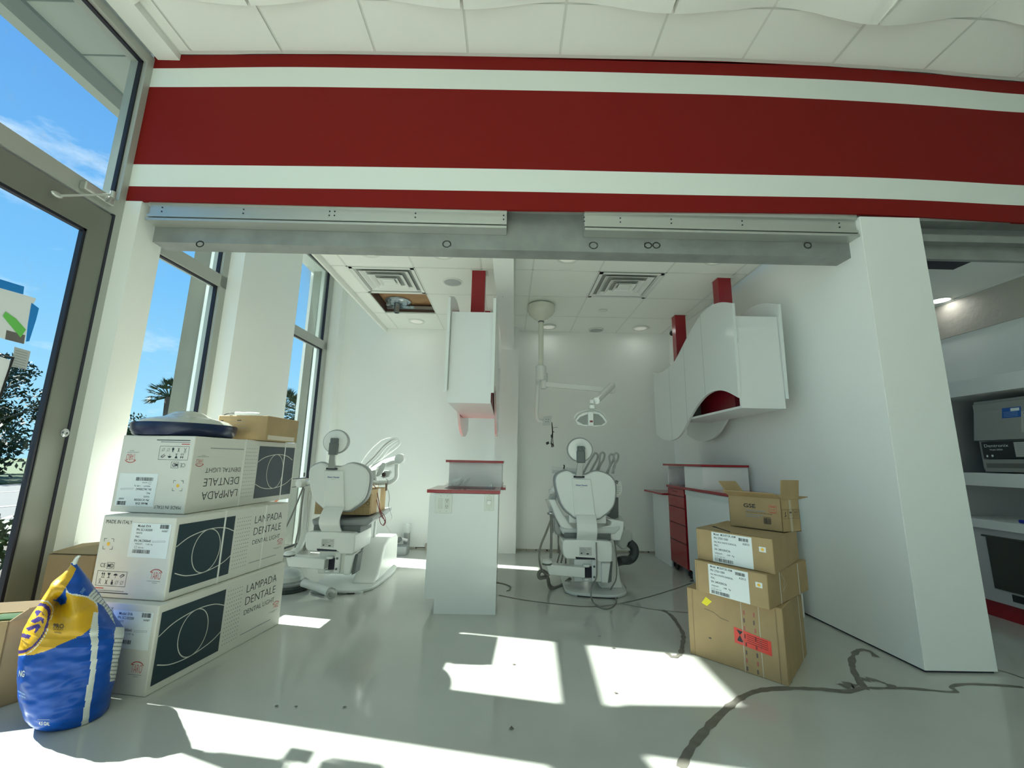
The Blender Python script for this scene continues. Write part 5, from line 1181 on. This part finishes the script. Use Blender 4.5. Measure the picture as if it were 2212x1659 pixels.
# ------------------------------------------------------------------ left-hand chair: box on the seat, arm, delivery arm, foot control
t = thing('brown_carton', 'brown cardboard box resting on the seat of the left dental chair', 'box', aty(740, 1125, 3.95))
zs = lz(600, 735).z+.028+CB.z+.035
pA, pB, pC = aty(677, 1123, 3.86), aty(797, 1123, 3.86), aty(820, 1105, 4.2)
b = MB(); hh = aty(797, 1078, 3.86).z-pB.z+.04; b.obox(Vector((pA.x, pA.y, zs)), Vector((pB.x-pA.x, 0, 0)), Vector((.02, .40, 0)), (0, 0, hh)); b.build('carton_body', card, t, bevel=.004)
F = Face((pA.x, pA.y, zs), (1, 0, 0), (0, 0, 1))
F.line([(.36, .01), (.50, .01), (.50, hh*.8), (.36, hh*.8)], .0015, ink, True); F.line([(.36, .07), (.5, .07)], .0012, ink); F.line([(.43, .01), (.43, .07)], .0012, ink); F.ell(.47, .10, .014, .014, .003, ink, n=16); F.line([(.02, .03), (.02, .05)], .0015, ink); F.line([(.02, .03), (.035, .03)], .0015, ink)
F.build(t, 'front_print')
F = Face((pB.x, pB.y, zs), (.02, .4, 0), (0, 0, 1)); F.rect(.17, 0, .07, hh, tape); F.build(t, 'tape_strip')
b = MB(); rr = random.Random(9); cB = aty(792, 1072, 4.0)
b.ball(cB+Vector((-.02, 0, -.0)), (.10, .10, .055), 14); o = b.build('plastic_bag', bagclear, smooth=True, label='crumpled clear plastic film on top of the box on the left dental chair', category='bag')
for vtx in o.data.vertices: vtx.co += vtx.co.normalized()*0+Vector((rr.uniform(-.012, .012), rr.uniform(-.012, .012), rr.uniform(-.01, .01)))
# delivery arm on the right of the left chair
t = thing('delivery_unit', 'white delivery arm with looping white hoses, oval pad and gauge right of the left chair', 'dental delivery unit', (-1.1, 4.2, .9)); yd = 4.2
hose(t, 'upper_arm', [(800, 1022, yd+.1), (830, 1003, yd+.05), (845, 998, yd), (862, 993, yd)], .044, plast)
MB().lathe([(.048, -.03), (.05, 0), (.045, .05), (.03, .06)], aty(865, 991, yd-.04), 24, (0, -1, 0)).build('arm_knuckle', plast, t)
hose(t, 'grip_handle', [(858, 1000, yd), (857, 1014, yd), (857, 1028, yd), (853, 1036, yd), (843, 1042, yd), (825, 1043, yd), (805, 1043, yd)], .022, plast)
b = MB(); b.prism([aty(x, y, yd-.06) for x, y in ((812, 1029), (814, 1020), (820, 1006), (826, 999), (832, 1000), (834, 1004), (829, 1016), (822, 1026), (816, 1030))], (0, .015, 0)); b.build('oval_pad', plast, t, bevel=.004)
b = MB(); b.prism([aty(x, y, yd-.02) for x, y in ((822, 1029), (829, 1016), (840, 1016), (844, 1020), (838, 1030), (828, 1033))], (0, .06, 0)); b.build('valve_block', plast2, t, bevel=.006)
MB().lathe([(.019, 0), (.021, .008), (.017, .012), (.001, .013)], aty(829.5, 1025, yd-.03), 24, (0, -1, 0)).build('gauge', mat('gauge_dark_brown', (.06, .035, .035), .35), t)
b = MB(); b.prism([aty(x, y, yd) for x, y in ((797, 1016), (812, 1014), (814, 1042), (798, 1043))], (0, .08, 0)); b.build('tray_block', plast, t, bevel=.008)
F = Face(aty(798, 1036, yd-.001), (1, 0, 0), (0, 0, 1))
for k in range(3): F.ell(.01+.018*k, .008, .004, .004, 0, ink, n=10)
F.build(t, 'buttons')
for k, (dx, dyp, r_, mm_) in enumerate(((0, 0, .007, hosew), (8, 6, .008, hosew), (14, 12, .009, hosew), (3, 1, .004, hosem), (-14, -2, .004, hosew))):
    hose(t, 'whip_hose', [(786+dx*.5, 1006+dyp, yd+.1), (806+dx, 985+dyp, yd+.1), (826+dx, 963+dyp*.6, yd+.1), (842+dx, 951+dyp*.6, yd+.1), (856+dx*.45, 947+dyp*.6, yd+.1), (863+dx*.1, 953+dyp*.4, yd+.1), (858, 962+dyp*.3, yd+.1), (838-dx*.2, 978+dyp*.4, yd+.1), (815-dx*.2, 996+dyp*.3, yd+.1), (798, 1010+dyp*.2, yd+.12)], r_, mm_, k=6)
hose(t, 'fine_tube', [(834, 1034, yd-.03), (838, 1040, yd-.03), (836, 1054, yd-.03), (840, 1064, yd-.03), (841, 1080, yd), (839, 1090, yd), (843, 1105, yd+.1), (846, 1120, yd+.2), (834, 1133, yd+.3), (840, 1145, yd+.35), (843, 1160, yd+.4), (838, 1172, yd+.4)], .0025, hosem, k=4)
MB().tube([aty(834, 1044, yd-.03), aty(834, 1060, yd-.03)], .008, 8).build('brass_plug', mat('brown_plug', (.16, .10, .06), .5), t)
for pp in ([(800, 1040, 4.1), (812, 1055, 4.05), (817, 1075, 4.0), (821, 1100, 4.0), (828, 1118, 4.0), (833, 1130, 4.0)], [(799, 1058, 4.1), (810, 1066, 4.05), (816, 1090, 4.0), (824, 1115, 4.0), (832, 1125, 4.05), (828, 1134, 4.05)]):
    hose(t, 'red_tube', pp, .0035, mat('dark_red_tube', (.25, .03, .03), .4))
for pp in ([(821, 1105, 4.0), (829, 1112, 4.0), (833, 1125, 4.0), (829, 1135, 4.0), (822, 1130, 4.0), (820, 1118, 4.0), (826, 1114, 4.0)],): hose(t, 'coiled_tube', pp, .003, mat('dark_red_tube', (.25, .03, .03), .4))
hose(t, 'support_post', [(817, 1042, yd+.1), (816, 1080, yd+.1), (812, 1120, yd+.1), (806, 1180, yd+.1)], .014, plast)
# assistant arm on the left of the left chair
t = thing('assistant_arm', 'white curved column with dark hoses between the stacked cartons and the left chair', 'dental arm', (-1.95, 4.0, .1))
hose(t, 'arm_column', [(663, 1050, 3.95), (660, 1100, 3.97), (656, 1150, 4.0), (650, 1175, 4.0), (638, 1190, 3.98), (622, 1200, 3.95)], .030, plast)
MB().lathe([(.035, -.02), (.038, 0), (.036, .04), (.02, .05)], aty(652, 1044, 3.93), 22, (-.3, -1, 0)).build('arm_knob', plast, t)
hose(t, 'arm_link', [(655, 1044, 3.95), (668, 1042, 3.95), (680, 1040, 3.9)], .022, plast)
hose(t, 'dark_hose', [(655, 1052, 3.92), (640, 1090, 3.9), (627, 1120, 3.88), (612, 1150, 3.85)], .007, hosem)
hose(t, 'dark_hose', [(657, 1055, 3.9), (652, 1090, 3.9), (648, 1130, 3.92), (640, 1165, 3.95), (637, 1188, 3.98)], .007, hosem)
hose(t, 'white_tube', [(670, 1062, 3.9), (665, 1100, 3.92), (660, 1150, 3.95), (668, 1180, 3.95), (669, 1203, 3.9)], .005, hosew)
MB().tube([aty(657.5, 1021, 3.95), aty(657, 1030, 3.95)], .008, 8).build('pin', hosem, t)
# foot control and wrapped pipe on the floor
q = atz(622, 1272, 0); t = thing('foot_control', 'round foot control with dark rubber base on the floor by the white cartons', 'foot control', q)
b = MB(); b.lathe([(.16, 0), (.175, .008), (.175, .035), (.165, .045)], q, 40); b.build('rubber_base', mat('dark_green_rubber', (.035, .045, .045), .5), t)
b = MB(); b.lathe([(.15, .046), (.15, .06), (.13, .066)], q, 40); b.build('metal_ring', steel, t)
b = MB(); b.lathe([(.13, .067), (.125, .10), (.09, .135), (.04, .15), (.001, .152)], q+Vector((-.03, .03, 0)), 32); b.build('dome', plast2, t)
t = thing('wrapped_pipe', 'pale wrapped pipe with a round grey end lying on the floor before the left chair', 'pipe', atz(690, 1285, 0))
b = MB(); P = [atz(654, 1259, .09), atz(668, 1263, .08), atz(690, 1270, .06), atz(712, 1278, .05)]; b.tube(P, [.03, .04, .038, .035], 14, smoothpath=4); b.build('pipe', plast2, t)
MB().lathe([(.034, 0), (.04, .008), (.038, .03), (.02, .035), (.02, .02)], atz(718, 1281, .045), 22, (.1, -1, 0)).build('end_fitting', mat('satin_grey_metal', (.36, .38, .37), .3, .5), t)
b = MB(); b.tube([atz(728, 1284, .008), atz(742, 1283, .008), atz(754, 1281, .008)], .005, 6); b.tube([atz(672, 1280, .008), atz(690, 1284, .008), atz(700, 1286, .008)], .005, 6); b.build('rod', gdark, t)
# sheet metal base ramp under the left chair
b = MB(); P = [atz(x, y, 0) for x, y in ((700, 1283), (780, 1283), (848, 1240), (848, 1215), (760, 1235), (700, 1250))]
b.prism([p+Vector((0, 0, .001)) for p in P], (0, 0, .012)); b.build('floor_plate', plast2, label='pale flat plate on the floor under the left dental chair', category='plate')
# services by the back wall
q = atz(875, 1191, 0); t = thing('conduit_riser', 'grey conduit stub standing at the back wall right of the left chair', 'pipe', q)
MB().tube([q+Vector((0, .05, 0)), q+Vector((0, .05, .20))], .038, 18).build('conduit', mat('grey_pipe', (.30, .32, .31), .6), t)
MB().tube([q+Vector((0, .05, .20)), q+Vector((0, .05, .315))], .041, 18).build('tape_wrap', bagclear, t)
q = atz(858, 1200, 0); t = thing('floor_box', 'small pale grey junction box on the floor with valves behind it', 'box', q)
MB().box((q.x-.10, q.y, 0), (q.x+.10, q.y+.16, .095)).build('junction_box', mat('box_grey', (.30, .33, .33), .5), t, bevel=.006)
b = MB(); b.tube([q+Vector((-.09, .2, .13)), q+Vector((-.0, .18, .15)), q+Vector((.06, .2, .13))], .018, 10); b.build('valve_pipe', mattew, t)
MB().lathe([(.03, 0), (.03, .05)], q+Vector((-.02, .15, .15)), 16, (0, -1, 0)).build('valve_cap', gdark, t)
MB().box((q.x+.25, YB-.03, 0), (q.x+.55, YB-.001, .07)).build('wall_patch', mat('old_tile', (.42, .38, .32), .8), label='rough bare strip at the foot of the back wall beside the conduit', category='wall patch', smooth=False)
t = thing('slatted_cable_tray', 'low dark wedge at the wall behind the left chair', 'tray', (-1.7, 5.1, 0))
q = atz(806, 1180, 0)
MB().prism([(q.x-.12, q.y+.2, .22), (q.x+.12, q.y+.2, .12), (q.x+.12, q.y+.2, 0), (q.x-.12, q.y+.2, 0)], (0, .15, 0)).build('wedge', mat('box_grey', (.30, .33, .33), .5), t)

# ------------------------------------------------------------------ blue and yellow compound bag
SIL = [(1575, 300, 640), (1560, 270, 700), (1530, 235, 790), (1480, 195, 880), (1400, 165, 930), (1280, 135, 955), (1150, 130, 985), (1000, 142, 1010), (900, 152, 1035), (800, 170, 1055), (740, 185, 1065), (690, 205, 1040), (640, 230, 1000), (560, 290, 940), (480, 340, 890), (400, 385, 838), (330, 430, 780), (250, 515, 735), (200, 575, 690), (165, 600, 665), (140, 608, 655)]
SKX = 3.95; YBAG = 2.0
BC = Vector((-1.84, 2.0, 0)); DH = Vector((-.68, .733, 0)).normalized(); RH = Vector((DH.y, -DH.x, 0))
def bp(zx, zy):
    d = ray(zx/SKX, 1180+zy/SKX); return CAM+d*((BC-CAM).dot(DH)/d.dot(DH))
rows = []
for zy, a, b_ in SIL: A, B_ = bp(a, zy), bp(b_, zy); rows.append((A, B_, zy))
zmin = rows[0][0].z; zmx = rows[-1][0].z; NS = 240
PY = [(600, 150), (650, 190), (622, 255), (575, 330), (560, 350), (520, 420), (480, 480), (470, 495), (440, 470), (500, 560), (545, 530), (565, 470), (560, 380), (600, 405), (660, 415), (740, 432), (800, 465), (835, 500), (838, 560), (800, 640), (790, 680), (700, 755), (560, 820), (400, 892), (280, 932), (120, 935), (120, 600), (300, 500), (370, 380), (520, 240)]
PW = [(800, 560), (838, 560), (838, 860), (812, 1090), (792, 1230), (755, 1480), (770, 1600), (680, 1600), (712, 1420), (738, 1230), (765, 1090), (780, 860), (760, 740), (775, 690)]
PW2 = [(560, 350), (590, 400), (660, 405), (770, 430), (830, 480), (835, 520), (800, 470), (740, 436), (600, 410), (565, 395)]
PLAB = [(985, 690), (1075, 690), (1075, 760), (1040, 900), (1000, 1140), (935, 1155), (950, 1000), (975, 800)]
PLAB2 = [(800, 355), (900, 480), (950, 560), (985, 680), (940, 600), (880, 510), (755, 430)]
def ringd(x, y, cx, cy_, rx, ry, rot):
    dx, dy = x-cx, y-cy_; a = dx*math.cos(rot)+dy*math.sin(rot); b__ = -dx*math.sin(rot)+dy*math.cos(rot); return math.hypot(a/rx, b__/ry)
L1 = [(186, 740), (262, 765), (242, 792), (180, 775)]; L2 = [(215, 700), (330, 660), (345, 690), (300, 745), (285, 735), (305, 700), (235, 728)]; L3 = [(255, 640), (330, 600), (395, 625), (385, 665), (362, 660), (350, 635), (300, 655)]; L4 = [(300, 560), (345, 500), (385, 545), (400, 585), (370, 600), (350, 560), (315, 600)]
b = MB(); NZ = 250
def interp(zy):
    for (A, B_, y1), (A2, B2, y2) in zip(rows, rows[1:]):
        if y2 <= zy <= y1:
            t_ = (y1-zy)/(y1-y2); return A.lerp(A2, t_), B_.lerp(B2, t_)
    return rows[-1][0], rows[-1][1]
vs0 = []; vs = []; zs_ = [1575-(1575-140)*i/NZ for i in range(NZ+1)]; meta = []
for i, zy in enumerate(zs_):
    A, B_ = interp(zy); c_ = (A+B_)/2; rx = (B_-A).length/2; f_ = i/NZ
    dep = (.150 if f_ < .55 else .150*(1-(f_-.55)/.45)**.8+.012)
    dep = min(dep, rx*1.05)
    for k in range(NS):
        a = 2*PI*k/NS; ca, sa = math.cos(a), math.sin(a)
        ex = math.copysign(abs(ca)**.85, ca); ey = math.copysign(abs(sa)**.8, sa)
        p = c_+(B_-A)*.49*ex+DH*dep*ey; p.z = .003+(p.z-zmin)/(zmx-zmin)*(zmx-.003); vs0.append(p.copy())
        n_ = noise.noise(Vector((p.x*9, p.y*9, p.z*16)))*.007+noise.noise(Vector((p.x*30, p.y*20, p.z*45)))*.0045
        fold = math.sin(p.z*95+p.x*30+4*noise.noise(p*6))*.0013*(1 if f_ < .6 else 2.5)
        d_ = RH*ex*.4+DH*ey; 
        if f_ > .04: p += d_*(n_+fold)
        # hollow in the upper front where the neck folds over
        zx = None
        p.z = max(p.z, .002); vs.append(p); meta.append((a, f_))
def projz(p):
    d = p-CAM; return ((W/2+FPX*d.dot(RT)/d.dot(FW))*SKX, (H/2-FPX*d.dot(UP)/d.dot(FW)-1180)*SKX)
fs = []; ms = []
# dents: sunken fold in front
for idx, p in enumerate(vs):
    a, f_ = meta[idx]
    if math.sin(a) < -.2 and .5 < f_ < .85:
        zx, zyy = projz(p)
        g_ = math.exp(-((zx-500)/75)**2-((zyy-530)/90)**2); p += DH*.11*g_
        g_ = math.exp(-((zx-690)/120)**2-((zyy-600)/120)**2); p -= DH*.02*g_
for i in range(NZ):
    for k in range(NS):
        q_ = (i*NS+k, i*NS+(k+1) % NS, (i+1)*NS+(k+1) % NS, (i+1)*NS+k)
        m_i = 0
        a = 2*PI*(k+.5)/NS
        if math.sin(a) < .15:
            cpt = (vs0[q_[0]]+vs0[q_[2]])/2; zx, zyy = projz(cpt)
            if inpoly(zx, zyy, PW) or inpoly(zx, zyy, PW2): m_i = 2
            elif inpoly(zx, zyy, PLAB): m_i = 2 if not ((zyy % 34) < 12 and zyy > 760 and zx < 1060) else 4
            elif inpoly(zx, zyy, PLAB2): m_i = 2 if not ((zx+zyy) % 40) < 13 else 4
            elif inpoly(zx, zyy, PY):
                m_i = 1; r1 = ringd(zx, zyy, 255, 700, 130, 245, -.55*-1)
                if .86 < r1 < .99: m_i = 3
                elif r1 < .70 and (inpoly(zx, zyy, L1) or inpoly(zx, zyy, L2) or inpoly(zx, zyy, L3) or inpoly(zx, zyy, L4)): m_i = 3
                elif 1.06 < r1 < 1.10: m_i = 2
        elif math.cos(a) < .4: m_i = 1 if i > NZ*.62 else 0
        fs.append(q_); ms.append(m_i)
fs.append(tuple(range(NS))[::-1]); ms.append(0); fs.append(tuple(range(NZ*NS, NZ*NS+NS))); ms.append(1)
b.v = vs; b.f = fs; b.m = ms
bagb = mat('bag_blue', (.0, .075, .42), .32, spec=.35, coat=0, bump=.18, bscale=22, var=.25, vscale=4); bagy = mat('bag_yellow', (.62, .36, .008), .3, coat=.15, bump=.18, bscale=22, var=.15, vscale=5)
bagw = mat('bag_white', (.62, .66, .62), .35, bump=.3, bscale=22); bagp = mat('bag_purple', (.04, .02, .16), .35)
cb = sum(vs[:NS], Vector())/NS
t = thing('compound_bag', 'blue and yellow plastic bag of compound with a twisted top standing beside the white cartons', 'bag', (cb.x, cb.y, 0))
b.build('bag_body', [bagb, bagy, bagw, bagp, grey_ink], t)
top = (rows[-1][0]+rows[-1][1])/2
b = MB(); b.tube([top-Vector((0, 0, .01)), top+Vector((.006, 0, .012)), top+Vector((.010, 0, .022)), top+Vector((.02, 0, .028))], [.010, .006, .010, .004], 10, smoothpath=4); b.build('twisted_knot', bagw, t)
def bagtext(s_, zx, zy, hpx, wpx, mm, rot=0):     # lettering laid on the bag's front
    from mathutils.bvhtree import BVHTree
    global _bvh
    if '_bvh' not in globals(): _bvh = BVHTree.FromPolygons([tuple(v_) for v_ in vs], [f_ for f_ in fs if len(f_) == 4])
    V, Fc, w = text2d(s_, off=.015); out = []
    for x_, y_ in V:
        x2, y2 = x_/w*wpx, y_/.7*hpx; X2 = zx+x2*math.cos(rot)+y2*math.sin(rot); Y2 = zy-y2*math.cos(rot)+x2*math.sin(rot)
        d = ray(X2/SKX, 1180+Y2/SKX).normalized(); o_ = CAM.copy(); hit = _bvh.ray_cast(o_, d)
        if hit[0] is None: return
        out.append(hit[0]-d*.003)
    m3 = MB(); m3.add(out, Fc); m3.build('lettering', mm, t, smooth=False)
bagtext('PRO', 455, 695, 36, 88, ink, .05); bagtext('QUALITY', 452, 712, 12, 88, ink, .08); bagtext('GRADE', 462, 738, 10, 60, ink, .12)
bagtext('NG', 158, 1110, 52, 48, bagw, .1); bagtext('OUND', 142, 1190, 56, 80, bagw, .05)
bagtext('COMPOUND', 150, 1240, 14, 68, mat('pale_blue_print', (.2, .4, .7), .4), .5); bagtext('ALL PURPOSE', 160, 1275, 12, 60, mat('pale_blue_print', (.2, .4, .7), .4), .4)
bagtext('4.5 GAL', 330, 1525, 30, 95, bagw, .06); bagtext('__', 320, 1478, 20, 105, bagw, 0); bagtext('OUND', 700, 408, 26, 52, mat('pale_blue_print', (.2, .4, .7), .4), -.9)
